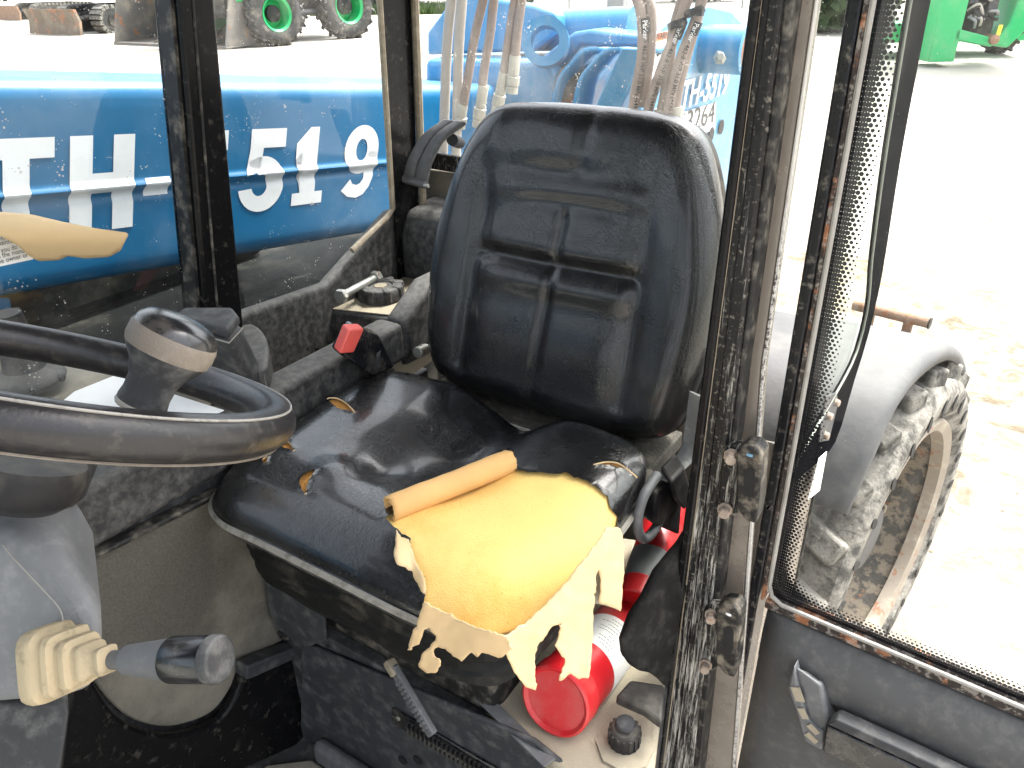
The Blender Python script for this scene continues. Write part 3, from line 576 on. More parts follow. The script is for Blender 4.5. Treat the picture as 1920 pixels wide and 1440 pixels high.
# ------------------------------------------------------------------ seat
XC = -.597
def outline_cushion(sc=1.0):
    pts = [(0, .492), (.12, .492), (.195, .499), (.243, .53), (.262, .60), (.268, .70), (.266, .80), (.258, .865), (.225, .905), (.15, .918), (0, .918)]
    full = pts+[(-a*(1.085 if b < .65 else 1.03), b-(.006 if .495 < b < .6 else 0)) for a, b in pts[-2:0:-1]]
    return np.array(catmull([(XC+a*sc, .705+(b-.705)*sc) for a, b in full], 16, True))
CO = outline_cushion()
def cush_z(x, y, d):
    uu = x-XC; back = sstep(.60, .80, y)
    z = 1.262+0*x
    z += .016*back*sstep(.03, .13, np.abs(uu))                        # hip bolsters
    z -= .016*back*gauss(uu-.03, .05)                                 # valley at the back
    z -= .016*sstep(.80, .90, y)*gauss(uu-.02, .06)
    z += .010*gauss(uu, .2)*gauss(y-.57, .08)
    z -= .016*gauss(uu, .12)*gauss(y-.70, .09)                         # sagging middle
    z -= .016*sstep(.63, .50, y)
    z += .006*gauss(uu+.10, .035)*gauss(y-.615, .03)-.007*gauss(uu+.055, .03)*gauss(y-.655, .035)
    z += .004*gauss(uu+.15, .03)*gauss(y-.70, .06)
    z += np.array([.0022*mnoise.noise((float(a)*9, float(b)*9, 1.3)) for a, b in zip(np.ravel(x), np.ravel(y))]).reshape(np.shape(x))
    t = np.clip(1-d/.075, 0, 1); z -= .040*(1-np.sqrt(np.maximum(0, 1-t**2.2)))
    return z
def cushion_grid(inset=0.0, dz=0.0, rings=110):
    n_ = len(CO); cen = np.array([XC, .72]); V = []; 
    ss = np.concatenate([np.linspace(0.02, .75, rings//2), np.linspace(.75, 1, rings-rings//2+1)[1:]])
    top = [cen+(CO-cen)*s_*(1-inset) for s_ in ss]
    for ringp in top:
        dd = nearest(ringp, CO)[0]; z = cush_z(ringp[:, 0], ringp[:, 1], dd)+dz
        V += [(a, b, c_) for (a, b), c_ in zip(ringp, z)]
    for zz, ins in ((1.214, .0), (1.206, .004), (1.203, .02)):
        ringp = cen+(CO-cen)*(1-inset-ins); V += [(a, b, zz+dz*.2) for a, b in ringp]
    m_ = rings+3; Fc = [(i*n_+j, i*n_+(j+1) % n_, (i+1)*n_+(j+1) % n_, (i+1)*n_+j) for i in range(m_-1) for j in range(n_)]
    Fc.append(tuple(range(n_)))
    return np.array(V), Fc
# torn openings, traced on the cover (photograph pixels -> surface)
TEAR_MAIN = [(722, 972), (770, 955), (850, 905), (958, 880), (1005, 888), (1062, 889), (1105, 905), (1140, 935), (1158, 972), (1152, 1010), (1120, 1060), (1068, 1125), (1010, 1180), (950, 1216), (905, 1202), (850, 1178), (797, 1145), (796, 1085), (775, 1050), (768, 1010), (742, 992)]
def blob(pts): return [tuple(p_) for p_ in catmull(pts, 5, True)]
TEARS = [blob([(613, 748), (632, 747), (650, 757), (665, 774), (650, 770), (630, 764)]),
         blob([(592, 882), (583, 895), (577, 910), (573, 927), (563, 915), (563, 900), (575, 888)]),
         blob([(530, 826), (541, 829), (552, 845), (540, 843), (528, 838)]),
         blob([(492, 862), (503, 856), (500, 868), (494, 869)]),
         blob([(1112, 872), (1140, 866), (1165, 872), (1195, 896), (1168, 880), (1140, 873)])]
seat = None
V, Fc = cushion_grid()
def jagpoly(poly, step, amp):
    q = []; poly = np.array(poly, float)
    for a, b in zip(poly, np.roll(poly, -1, 0)):
        k = max(1, int(np.linalg.norm(b-a)/step))
        for i in range(k): q.append(a+(b-a)*i/k+rng.normal(size=2)*amp)
    return np.array(q)
HOLES = [jagpoly(TEAR_MAIN, 7, 1.6)]+[jagpoly(t_, 6, .6) for t_ in TEARS]
px = proj(V)
cz = np.array([px[list(f)].mean(0) for f in Fc]); cw = np.array([V[list(f)].mean(0) for f in Fc])
near_ = np.zeros(len(Fc), bool); kill = np.zeros(len(Fc), bool)
for hpl in HOLES: kill |= inpoly(cz, hpl) & (cw[:, 2] > 1.205)
kill[-1] = False
kept = [f for f, k in zip(Fc, kill) if not k]
# snap rim of each hole to its traced edge
cnt = {}
for f, k in zip(Fc, kill):
    for i in f: cnt.setdefault(i, [0, 0])[int(k)] += 1
rim = [i for i, (a, b) in cnt.items() if a and b]
for i in rim:
    best = min(((nearest(px[i:i+1], h_)[0][0], k) for k, h_ in enumerate(HOLES)))
    q = nearest(px[i:i+1], HOLES[best[1]])[1][0]
    if best[0] < 14:
        pnew = onZ(q[0], q[1], V[i][2]); V[i] = (pnew[0], pnew[1], V[i][2]+.0015)
# pedestal-mounted seat: bellows boot carries the cushion parts
g = G(); n_ = len(CO); cen = np.array([XC, .705]); prof = []
hts = np.linspace(1.205, 1.075, 15)
for i, zz in enumerate(hts):
    ins = .885-.0*i+(.012 if i % 2 else -.012)-.05*(i/14)**3-.03*(i == 14)
    prof.append([(a, b, zz+.004*math.sin(a*40+i)) for a, b in cen+(CO-cen)*ins])
VV = [p_ for r_ in prof for p_ in r_]
g.add(VV, [(i*n_+j, i*n_+(j+1) % n_, (i+1)*n_+(j+1) % n_, (i+1)*n_+j) for i in range(14) for j in range(n_)]+[tuple(range(14*n_, 15*n_))])
boot = M('dusty_bellows_rubber', (.010, .010, .0095), .6, spec=.2, dust=.3, dcol=(.24, .215, .16), dscale=18, dlo=.5, dhi=.74, bump=.5, bscale=200)
seat = g.obj('operator_seat', boot, TH, smooth=60); seat['label'] = 'black vinyl suspension seat, cover torn open on yellow foam'
g = G(); g.add(V, kept); cover = g.obj('seat_cover', vinyl, seat, fix=False, smooth=0)
cover.data.polygons.foreach_set('use_smooth', [True]*len(cover.data.polygons)); bm = bmesh.new(); bm.from_mesh(cover.data); bmesh.ops.recalc_face_normals(bm, faces=bm.faces); bm.to_mesh(cover.data); bm.free()
# foam core just under the cover; yellow where the big tear is, darker in slits
V2, F2 = cushion_grid(inset=.006, dz=-.004, rings=70)
px2 = proj(V2); c2 = np.array([px2[list(f)].mean(0) for f in F2]); big = nearest(c2, TEAR_MAIN)[0]; inside = inpoly(c2, TEAR_MAIN) | (big < 25)
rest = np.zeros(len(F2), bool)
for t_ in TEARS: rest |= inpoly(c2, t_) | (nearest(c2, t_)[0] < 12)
inside[-1] = rest[-1] = False
g = G(); g.add(V2, [f for f, k in zip(F2, inside) if k]); fo = g.obj('exposed_foam', foam, seat, smooth=60); fo['label'] = 'bright yellow foam laid bare by the big tear'
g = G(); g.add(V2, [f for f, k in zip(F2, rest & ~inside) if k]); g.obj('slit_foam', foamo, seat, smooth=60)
# piping round the base of the cover
g = G(); pp = [(a, b, 1.207) for a, b in cen+(CO-cen)*1.004]; pp = pp[::2]; pp = pp+[pp[0]]
g.tube(pp, .0052, 8, caps=False); g.obj('piping', piping, seat)
G().prism([(a, b, 1.199) for a, b in (cen+(CO-cen)*.985)[::4]], (0, 0, -.012)).obj('seat_pan', dgreyp, seat, bevel=.003)

# --- torn cover: the rolled-up strip
ra, rb = onZ(729, 954, 1.272), onZ(956, 864, 1.272); axr = (rb-ra); Lr = np.linalg.norm(axr); axr /= Lr
side = np.cross(axr, (0, 0, 1)); side /= np.linalg.norm(side); upv = A([0, 0, 1.])
g = G(); k = 44; rows = 22; vs = []
for i in range(rows+1):
    t = i/rows; base = ra+axr*Lr*t; wob = .0012*math.sin(t*9)+.0006*math.sin(t*31)
    for j in range(k+1):
        th = j/k*2*math.pi*1.55; rad = .0175-.0050*(j/k)+wob*(j/k)
        # starts tangent to the foam at the bottom, winds over the top
        cx_ = side*(math.sin(th)*rad)*1.0; cz_ = upv*(-math.cos(th)*rad)
        e = .006*mnoise.noise((j*.35, 3.1, 0)) if i in (0, rows) else 0
        vs.append(base+cx_+cz_+axr*e)
g.add(vs, [(i*(k+1)+j, (i+1)*(k+1)+j, (i+1)*(k+1)+j+1, i*(k+1)+j+1) for i in range(rows) for j in range(k)])
roll = g.obj('rolled_cover_strip', M('orange_tan_backing', (.72, .43, .17), .85, var=.18, vscale=20, bump=.7, bscale=900, bdist=.0006), seat, fix=False, solid=.0014, offset=0, smooth=70); roll['label'] = 'strip of torn cover rolled up, tan backing outwards'

# --- torn cover: hanging flaps (tan backing outside)
def drape(plane, off=0.0, amp=.004, fx=.045, ph=0.0, lean=0.0, toplines=None):
    def fn(Pn):
        out = []
        for x, y in Pn:
            q = plane(x, y); w_ = q-CAM; L_ = np.linalg.norm(w_)
            q = CAM+w_*(1-(off+amp*math.sin(x*fx+y*.02+ph)+.0018*mnoise.noise((x*.05, y*.05, ph)))/L_)
            out.append(q)
        return out
    return fn
planeF = lambda x, y: onY(x, y, .478)
planeS = lambda x, y: onP(x, y, (-.318, .55, 1.2), (.93, -.36, .10))
FL1 = [(794, 1128), (850, 1157), (905, 1180), (950, 1194), (962, 1216), (940, 1232), (922, 1228), (905, 1222), (896, 1232), (884, 1222), (866, 1240), (850, 1230), (836, 1216), (822, 1212), (812, 1224), (826, 1240), (820, 1260), (802, 1262), (786, 1250), (790, 1228), (806, 1214), (818, 1196), (806, 1176), (796, 1180), (786, 1208), (764, 1218), (772, 1192), (782, 1168)]
fl = sheet('hanging_flap', FL1, 4.5, drape(planeF, .016, .003), backing, seat, jag=1.6, solid=.0016, offset=0, smooth=60)
fl['label'] = 'tattered tan strip hanging from the front edge'
FL2 = [(936, 1206), (940, 1198), (994, 1162), (1048, 1108), (1098, 1046), (1138, 988), (1162, 990), (1170, 1020), (1168, 1080), (1166, 1120), (1163, 1148), (1154, 1140), (1140, 1136), (1124, 1132), (1127, 1086), (1122, 1066), (1116, 1080), (1112, 1160), (1108, 1230), (1104, 1272), (1084, 1274), (1070, 1262), (1058, 1272), (1046, 1290), (1050, 1266), (1060, 1240), (1048, 1222), (1040, 1210), (1048, 1192), (1052, 1168), (1030, 1180), (1006, 1214), (1002, 1240), (1004, 1294), (985, 1288), (974, 1274), (962, 1256), (955, 1240)]
fl = sheet('hanging_flap', FL2, 4.5, drape(planeS, .036, .007, .05, 1.0), backing, seat, jag=1.2, solid=.0016, offset=0, smooth=60)
fl['label'] = 'long tan flap hanging over the red canister'
FL3 = [(1118, 1075), (1128, 1068), (1146, 1072), (1160, 1085), (1160, 1146), (1150, 1140), (1130, 1134), (1110, 1130)]
sheet('hanging_flap', FL3, 4.5, drape(planeS, .012, .003), backgrey, seat, jag=1.0, solid=.0014, offset=0, smooth=60)
FL4 = [(742, 990), (752, 1008), (768, 1012), (778, 1050), (796, 1085), (800, 1120), (793, 1112), (780, 1090), (772, 1070), (756, 1062), (744, 1058), (738, 1040), (742, 1018)]
def onfoam(dz):
    def fn(Pn):
        return [onZ(x, y, 1.258-.02*sstep(1050, 1120, y)+dz+.004*math.sin(x*.12)) for x, y in Pn]
    return fn
sheet('curled_edge', FL4, 4, onfoam(.004), backing, seat, jag=1.0, solid=.0015, offset=0, smooth=60)
# raised lips along the slits
for t_ in TEARS:
    t_ = np.array(t_); c_ = t_.mean(0); pts3 = []
    for q in t_[:len(t_)//2+1]:
        q2 = q+(c_-q)*.02; z0 = float(cush_z(A([0.+onZ(q2[0], q2[1], 1.26)[0]]), A([onZ(q2[0], q2[1], 1.26)[1]]), A([.05]))[0]); pts3.append(onZ(q2[0], q2[1], z0+.0015))
    g = G(); g.tube(pts3, .0011, 6); g.obj('slit_lip', backing, seat)

# --- backrest
BT = math.radians(17); bo = A([XC+.020, 1.000, 1.205]); bu = A([1., 0, 0]); bv = A([0, math.sin(BT), math.cos(BT)]); bw = A([0, -math.cos(BT), math.sin(BT)])
bp = [(0, 0), (.13, .0), (.195, .008), (.232, .038), (.25, .11), (.258, .20), (.253, .28), (.236, .36), (.210, .43), (.184, .472), (.146, .492), (.075, .499), (0, .500)]
bpts = bp+[(-a, b) for a, b in bp[-2:0:-1]]
BO = np.array(catmull(bpts, 12, True)); bc = np.array([0, .26])
def ridge(x, s): return np.exp(-np.abs(x/s)**1.5)
def back_h(a, b, d):
    h = .070+.006*sstep(.14, .21, np.abs(a))*sstep(.0, .12, b)*sstep(.48, .38, b)      # side bolsters
    h += .010*gauss(b-.12, .10)*sstep(.16, .10, np.abs(a))                                # lumbar panel
    inn = sstep(.155, .125, np.abs(a))
    h -= .0045*gauss(np.abs(a)-.145+.03*(b-.25), .016)*sstep(.02, .06, b)*sstep(.44, .30, b)       # panel seams
    h -= .0055*gauss(a-.03*(b-.2), .010)*sstep(.345, .32, b)*sstep(-.01, .03, b)            # centre seam
    yb = b-.250-.015*np.abs(a)
    h -= .0100*gauss(yb, .012)*inn*(1-.45*gauss(a-.002, .012)); h += .007*gauss(yb+.030, .022)*inn; h += .002*gauss(yb-.03, .02)*inn
    yb = b-.345+.5*(a-.02)**2
    h -= .0028*gauss(yb, .015)*sstep(.13, .05, np.abs(a-.015)); h += .003*gauss(yb-.028, .022)*inn
    yb = b-.388; h -= .0030*gauss(yb, .018)*sstep(.12, .02, np.abs(a+.015))
    h += .005*sstep(.38, .43, b)*gauss(a, .17)
    h -= .0030*gauss(a-.022-.05*(b-.44), .012)*sstep(.38, .41, b)
    h += .003*gauss(a+.14, .02)*sstep(.36, .42, b)
    h += np.array([.0016*mnoise.noise((float(p_)*11, float(q_)*11, 7.7)) for p_, q_ in zip(np.ravel(a), np.ravel(b))]).reshape(np.shape(a))
    t = np.clip(1-d/.050, 0, 1); h -= .052*(1-np.sqrt(np.maximum(0, 1-t**2.3)))
    return h
n_ = len(BO); rings = 100; ss = np.concatenate([np.linspace(.02, .72, 50), np.linspace(.72, 1, 51)[1:]]); V = []
for s_ in ss:
    q = bc+(BO-bc)*s_; dd = nearest(q, BO)[0]; h = back_h(q[:, 0], q[:, 1], dd)
    V += [bo+bu*a+bv*b+bw*c_ for (a, b), c_ in zip(q, h)]
for hh, ins in ((.012, 0), (.004, .006), (.0, .02)):
    q = bc+(BO-bc)*(1-ins); V += [bo+bu*a+bv*b+bw*hh for a, b in q]
m_ = rings+3; g = G(); g.add(V, [(i*n_+j, i*n_+(j+1) % n_, (i+1)*n_+(j+1) % n_, (i+1)*n_+j) for i in range(m_-1) for j in range(n_)]+[tuple(range(n_))])
br = g.obj('backrest', vinylb, seat, smooth=0); br.data.polygons.foreach_set('use_smooth', [True]*len(br.data.polygons))
# backrest shell behind
g = G(); V = []; 
for ins, hh in ((0.985, .002), (1.0, -.008), (.99, -.022), (.93, -.04), (.75, -.052), (.4, -.056), (.02, -.057)):
    q = bc+(BO-bc)*ins; V += [bo+bu*a+bv*b+bw*hh for a, b in q]
g.add(V, [(i*n_+j, i*n_+(j+1) % n_, (i+1)*n_+(j+1) % n_, (i+1)*n_+j) for i in range(6) for j in range(n_)]+[tuple(range(6*n_, 7*n_))])
g.obj('backrest_shell', plast, seat, smooth=50)
# dirty floor of the seat frame between cushion and backrest
G().box((XC-.22, .90, 1.17), (XC+.24, 1.06, 1.200)).obj('seat_frame', M('frame_dirt', (.06, .055, .045), .9, var=.5, vscale=50, dust=.6, dcol=(.2, .18, .14), dscale=40, bump=1, bscale=200, bdist=.003), seat, bevel=.004)
# side hinge, recline knob and belt strap on the door side
G().tube(catmull([onX(1245, 900, -.318), onX(1262, 880, -.315), onX(1290, 850, -.31), onX(1300, 800, -.305), onX(1308, 740, -.30)], 6), .0135, 8, flat=.15).obj('belt_strap', strap, seat)
G().tube(catmull([onX(1232, 890, -.322), onX(1205, 935, -.322), onX(1195, 985, -.322), onX(1208, 1010, -.322), onX(1232, 985, -.322), onX(1248, 930, -.322)], 8), .0075, 10).obj('belt_guide', greyp, seat)
G().prism([onX(x, y, -.315) for x, y in ((1232, 925), (1262, 905), (1280, 940), (1275, 1005), (1228, 985))], (-.05, .02, 0)).obj('belt_reel', plast, seat, bevel=.006)
G().prism([onX(x, y, -.30) for x, y in ((1258, 905), (1285, 875), (1295, 915), (1285, 960), (1266, 940))], (-.03, .03, 0)).obj('hinge_cover', plast, seat, bevel=.006)
# ------------------------------------------------------------------ loose things beside the seat
def canister(name, label, c0, c1, R, mats, bands):
    t = thing(name, label, 'canister', (float(c0[0]), float(c0[1]), float(c0[2]-R)))
    ax = (c1-c0); L = np.linalg.norm(ax); ax /= L
    G().lathe(c0, ax, [(R*.93, .0), (R*.97, .004), (R*.97, L-.006), (R*.9, L)], 40).obj('body', mats[0], t)
    G().lathe(c0, ax, [(0, .004), (R*.84, .004), (R*.86, .0), (R*.96, -.004), (R*1.03, -.002), (R*1.03, .030), (R*.985, .032)], 40).obj('lid', mats[0], t, smooth=30)
    lab = G().lathe(c0, ax, [(R*.98, L*bands[0]), (R*.982, L*bands[0]+.001), (R*.982, L*bands[1]), (R*.975, L*bands[1]+.001)], 40).obj('paper_label', mats[1], t)
    return t, ax, L
c0 = onZ(1042, 1314, .955+.052)
_rr = ray(1172, 1172); _t = np.linspace(.6, 1.6, 2000); c1 = min((CAM+_rr*t_ for t_ in _t if (CAM+_rr*t_)[1] > c0[1]), key=lambda q_: abs(np.linalg.norm(q_-c0)-.25))
can, axc, Lc = canister('red_canister', 'red canister with white paper label lying under the hanging tan flap', c0, c1, .049, (red, whitep), (.36, .72))
# print on the paper label, wrapped round the can
ref = A([0, 0, 1.])-axc*axc[2]; ref /= np.linalg.norm(ref); bb_ = np.cross(axc, ref)
for i in range(9):                                   # illegible fine print: short ink lines
    q = G(); hh = Lc*(.40+.034*i); a0_ = random.uniform(.3, .7); n2 = random.randint(3, 7); vs = []; fs = []
    a_ = a0_
    for j in range(n2):
        w_ = random.uniform(.03, .10)
        for k in range(3):
            for dh in (0, .0013):
                ang = a_-w_*k/2; vs.append(c0+axc*(hh+dh)+(.049*.982+.0004)*(math.cos(ang)*ref+math.sin(ang)*bb_))
        b_ = len(vs)-6; fs += [(b_, b_+1, b_+3, b_+2), (b_+2, b_+3, b_+5, b_+4)]; a_ -= w_+.025
    q.add(vs, fs); q.obj('print_line', ink, can, fix=False, smooth=0)
c2_ = onZ(1195, 1130, .99); c3_ = c2_+A([-.03, .19, .05])
canister('red_canister', 'red canister with dark label half hidden behind the black cloth', c2_, c3_, .036, (red, greym), (.15, .45))
# black cloth
def clothfn(Pn):
    return [onP(x, y, (-.285, .72, 1.1), (.9, -.44, .2))+A([.3, -.9, 0])*(.008*math.sin(x*.06+y*.01)+.004*mnoise.noise((x*.03, y*.03, 5))) for x, y in Pn]
ct = thing('black_cloth', 'stiff black cloth leaning between the seat and the door pillar', 'cloth', tuple(onP(1200, 1230, (-.285, .72, 1.1), (.9, -.44, .2))))
sheet('cloth_sheet', [(1268, 1020), (1292, 980), (1285, 1060), (1244, 1284), (1236, 1284), (1205, 1255), (1163, 1220), (1160, 1195), (1178, 1145), (1200, 1110), (1225, 1060)], 9, clothfn, cloth, ct, solid=.012, offset=-1, smooth=50)
# hose clip bracket and ribbed knob on the ledge
kn = onZ(1170, 1392, .957)
G().lathe(onZ(1172, 1400, .956), (0, 0, 1), [(.036, 0), (.036, .003), (.030, .004)], 8, sq=3).obj('knob_plate', tandust, TH)
kb = G().lathe(kn, (0, 0, 1), [(.021, .003), (.020, .026), (.017, .031), (0, .032)], 24).obj('ledge_knob', plast, TH)
for i in range(16):
    a = 2*math.pi*i/16; G().obox(kn+A([.0205*math.cos(a), .0205*math.sin(a), .015]), A([math.cos(a), math.sin(a), 0])*.0016, A([-math.sin(a), math.cos(a), 0])*.0016, (0, 0, .011)).obj('knob_rib', plast, kb)
G().lathe(kn+A([0, 0, .034]), (0, 0, 1), [(.012, 0), (.0135, .003), (.012, .007), (.006, .008)], 14).obj('knob_clip', steel, kb)
G().prism([onZ(x, y, 1.0) for x, y in ((1152, 1322), (1180, 1290), (1245, 1300), (1240, 1372), (1205, 1345))], (0, 0, .018)).obj('clip_bracket', plast, TH, bevel=.005)

# ------------------------------------------------------------------ steering wheel, column, lever
sw = A([-.612, .255, 1.593]); tl = .50; nw = A([0, math.sin(tl), math.cos(tl)]); ua = A([1., 0, 0]); ub = np.cross(nw, ua); RW = .180
g = G(); K, k = 96, 20; vs = []
for i in range(K):
    t = 2*math.pi*i/K; rd = math.cos(t)*ua+math.sin(t)*ub
    for j in range(k):
        p_ = 2*math.pi*j/k; rr_ = .0165*(1+.05*math.cos(2*p_)); vs.append(sw+rd*(RW+rr_*math.cos(p_))+nw*(rr_*1.12*math.sin(p_)))
g.add(vs, [(i*k+j, ((i+1) % K)*k+j, ((i+1) % K)*k+(j+1) % k, i*k+(j+1) % k) for i in range(K) for j in range(k)])
stw = g.obj('steering_wheel', wheelr, TH, smooth=60)
for nm, ph in (('rim_seam', .95), ('rim_seam', -1.15)):
    g = G(); g.tube([sw+(math.cos(t)*ua+math.sin(t)*ub)*(RW+.0168*math.cos(ph))+nw*(.0188*math.sin(ph)) for t in np.linspace(0, 2*math.pi, 120)], .0011, 6, caps=False)
    g.obj(nm, sealsil if ph > 0 else knobbr, stw)
for t in (math.pi*.97, math.pi*1.42):
    rd = math.cos(t)*ua+math.sin(t)*ub; G().tube([sw-nw*.12+rd*.03, sw-nw*.10+rd*.09, sw-nw*.004+rd*(RW-.005)], [.02, .016, .013], 10, flat=.5).obj('spoke', wheelr, stw)
G().lathe(sw-nw*.108, nw, [(.03, 0), (.042, .010), (.047, .028), (.044, .038), (0, .04)], 28).obj('hub', plast, stw)
# spinner knob
kb0 = onP(268, 752, sw+nw*.016, nw); kx = nw*.90+A([.06, .10, .12])+_r*.20; kx /= np.linalg.norm(kx)
prof = [(.0165, -.006), (.0170, .0), (.0160, .006), (.0165, .016), (.0205, .026), (.0262, .034), (.0283, .0375)]
spn = G().lathe(kb0, kx, prof, 36).obj('spinner_knob', dgreyp, stw, smooth=60)
G().lathe(kb0, kx, [(.0284, .0375), (.0298, .042), (.0296, .050), (.0287, .0525)], 36).obj('knob_band', knobbr, stw, smooth=60)
G().lathe(kb0, kx, [(.0285, .0525), (.0270, .0570), (.0225, .0615), (.014, .0645), (.006, .0655), (0, .0657)], 36).obj('knob_cap', gloss, stw, smooth=60)
G().lathe(kb0, kx, [(.0165, -.006), (.0175, -.004), (.017, -.002), (.0155, -.0015)], 28).obj('knob_collar', sealsil, stw)
# column cowl
def pxprism(pts, D, vec): return G().prism([dep(x, y, D) for x, y in pts], vec)
back = A([-.50, .05, -.10])
cw_ = pxprism([(-160, 1060), (-90, 1010), (40, 1000), (85, 1025), (120, 1045), (170, 1120), (192, 1160), (194, 1210), (190, 1300), (120, 1322), (-160, 1345)], .64, A([-.13, .07, .0])).obj('column_cowl', M('cowl_grey', (.16, .162, .166), .5, dust=.25, dscale=60, up=.2, dcol=(.4, .4, .39), bump=.5, bscale=400, scuff=.4, sscale=(90, 90, 90), slo=.66, shi=.7), TH, bevel=.016, seg=4)
pxprism([(-160, 1330), (120, 1318), (130, 1335), (98, 1560), (-160, 1560)], .66, A([-.11, .06, .0])).obj('lower_column', dgreyp, cw_, bevel=.008, seg=3)
g = G(); g.lathe(dep(5, 1010, .70), nw, [(.062, -.02), (.056, .006), (.048, .012), (.046, .02), (.04, .024)], 30).obj('cowl_neck', greyp, cw_, smooth=50)
G().lathe(dep(-5, 985, .71), nw, [(.024, 0), (.024, .06)], 24).obj('column_shaft', rusty, cw_)
G().lathe(dep(15, 948, .72), nw, [(.03, .0), (.050, .004), (.062, .02), (.066, .05), (.062, .06)], 36).obj('column_collar', dgreyp, cw_, smooth=60)
pts3 = [dep(x, y, .636) for x, y in ((5, 1022), (30, 1052), (75, 1100), (112, 1142), (118, 1170))]
G().tube(catmull(pts3, 5), .0006, 6).obj('cowl_seam', sealsil, cw_)
# lever boot and grip
lb, le = dep(100, 1238, .632), dep(420, 1236, .585); lx = (le-lb); LL = np.linalg.norm(lx); lx /= LL
bxs = dep(104, 1238, .628); s1_ = 1/FPX*.632
prof = [(.0335, -.008), (.0345, .0), (.0335, .006), (.0285, .009), (.0275, .012), (.0295, .014), (.0285, .019), (.0225, .021), (.0215, .024), (.0232, .026), (.0222, .031), (.0165, .033), (.0155, .036), (.0170, .038), (.0160, .043), (.0115, .046), (.0105, .052), (.0125, .054), (.0125, .058), (.009, .060)]
bt_ = G().lathe(bxs, lx, [(r_*.86, h_*.92) for r_, h_ in prof], 40, sq=3.5, ref=_u).obj('lever_boot', lever_tan, cw_, smooth=50)
lo_ = lb+lx*.055
lev = G().lathe(lo_, lx, [(.0075, 0), (.0075, .016), (.0085, .018), (.0115, .020), (.0135, .036), (.0158, .058), (.0165, .062)], 32).obj('control_lever', greyp, TH, smooth=40)
G().lathe(lo_, lx, [(.0170, .062), (.0178, .064), (.0180, .094), (.0172, .098)], 32).obj('lever_sleeve', gloss, lev, smooth=40)
G().lathe(lo_, lx, [(.0172, .098), (.0184, .0995), (.0186, .103), (.0178, .107), (.0160, .1085), (.0158, .1080), (0, .1078)], 32).obj('lever_cap', dgreyp, lev, smooth=35)

# ------------------------------------------------------------------ door pillar (B-post)
def vstrip(name, pl_, pr_, X, mat, parent, depth=(-.0, .03, 0), **kw):
    return G().prism([onX(*pl_[0], X), onX(*pr_[0], X), onX(*pr_[1], X), onX(*pl_[1], X)], depth).obj(name, mat, parent, **kw)
def pcol(name, xt, xm, xb, Yp, mat, parent, dv, bevel=.002):   # upright strip on plane y=Yp, slightly bowed like the pressed pillar
    rows_ = [[onY(x_, y_, Yp) for x_ in xs_] for xs_, y_ in ((xt, 0), (xm, 690), (xb, 1440))]
    up = [rows_[0][i]+(rows_[0][i]-rows_[1][i])*.75 for i in (0, 1)]; dn_ = [rows_[2][i]+(rows_[2][i]-rows_[1][i])*.5 for i in (0, 1)]
    R_ = [up]+rows_+[dn_]
    return G().prism([q_[0] for q_ in R_]+[q_[1] for q_ in R_[::-1]], dv).obj(name, mat, parent, bevel=bevel)
YB = .80
bpil = pcol('door_pillar', (1422, 1469), (1333, 1384), (1238, 1299), YB, wornp, TH, (0, .055, 0), .005)
pcol('pillar_seal', (1404, 1424), (1318, 1335), (1222, 1240), YB-.008, blackp, bpil, (0, .05, 0), .003)
pcol('pillar_groove', (1425, 1428), (1336, 1339), (1241, 1244), YB-.0015, sealtan, bpil, (0, .004, 0), .0005)
pcol('pillar_bead', (1441, 1443), (1353, 1355), (1262, 1264), YB-.001, blackp, bpil, (0, .004, 0), .0005)
pcol('outer_seal', (1468, 1488), (1383, 1394), (1298, 1313), YB+.004, rubber, bpil, (0, .05, 0), .003)
# outer flank of the cab behind the pillar: dusty glossy skin with the ground's brown reflection in its colour, quarter window, rear frame
fl0 = onY(1502, 0, .812); fl1 = onY(1325, 1440, .812)
def flank(px_, py, Y): return onY(px_, py, Y)
A0, A1 = onY(1500, 0, .815), onY(1322, 1440, .815)
B0, B1 = onY(1532, 0, .875), onY(1372, 1440, .875)
A0u, B0u = A0+(A0-A1)*.35, B0+(B0-B1)*.35; A1d, B1d = A1+(A1-A0)*.3, B1+(B1-B0)*.3
pcol('pillar_flank', (1486, 1527), (1391, 1427), (1311, 1372), .835, brownr, TH, (0, .03, 0), .002)
pcol('glass_edge', (1527, 1532), (1427, 1433), (1372, 1377), .833, M('sparkling_edge', (.5, .48, .44), .5, scuff=1, sscale=(200, 200, 200), slo=.48, shi=.54, scol=(.06, .05, .05)), TH, (0, .008, 0), .001)
XQ = -.163
def onQ(x, y): return onX(x, y, XQ)
def up_(p, q): return p+(p-q)*.65
gin = [(1703, 0), (1680, 140), (1655, 300), (1632, 480), (1626, 560), (1612, 630), (1590, 690), (1527, 800), (1470, 905)]
gout = [(1745, 0), (1718, 140), (1690, 290), (1660, 480), (1645, 560), (1625, 640), (1600, 720), (1565, 832), (1500, 895), (1440, 955)]
gi = [onQ(*q_) for q_ in gin]; go = [onQ(*q_) for q_ in gout]; top_i, top_o = gi[0]+A([0, .0, ZT-gi[0][2]]), go[0]+A([0, .0, ZT-go[0][2]])
pane('quarter_window', [(XQ-.004, .85, float(gi[-2][2])-.05), (XQ-.004, float(gi[6][1])+.01, float(gi[6][2])-.02), (XQ-.004, float(gi[4][1])+.01, float(gi[4][2])), (XQ-.004, float(top_i[1])+.01, ZT), (XQ-.004, .85, ZT)], glass_q)
L1 = [top_i]+catmull(gi, 4); L2 = [top_o]+catmull(go, 4); kk = 40
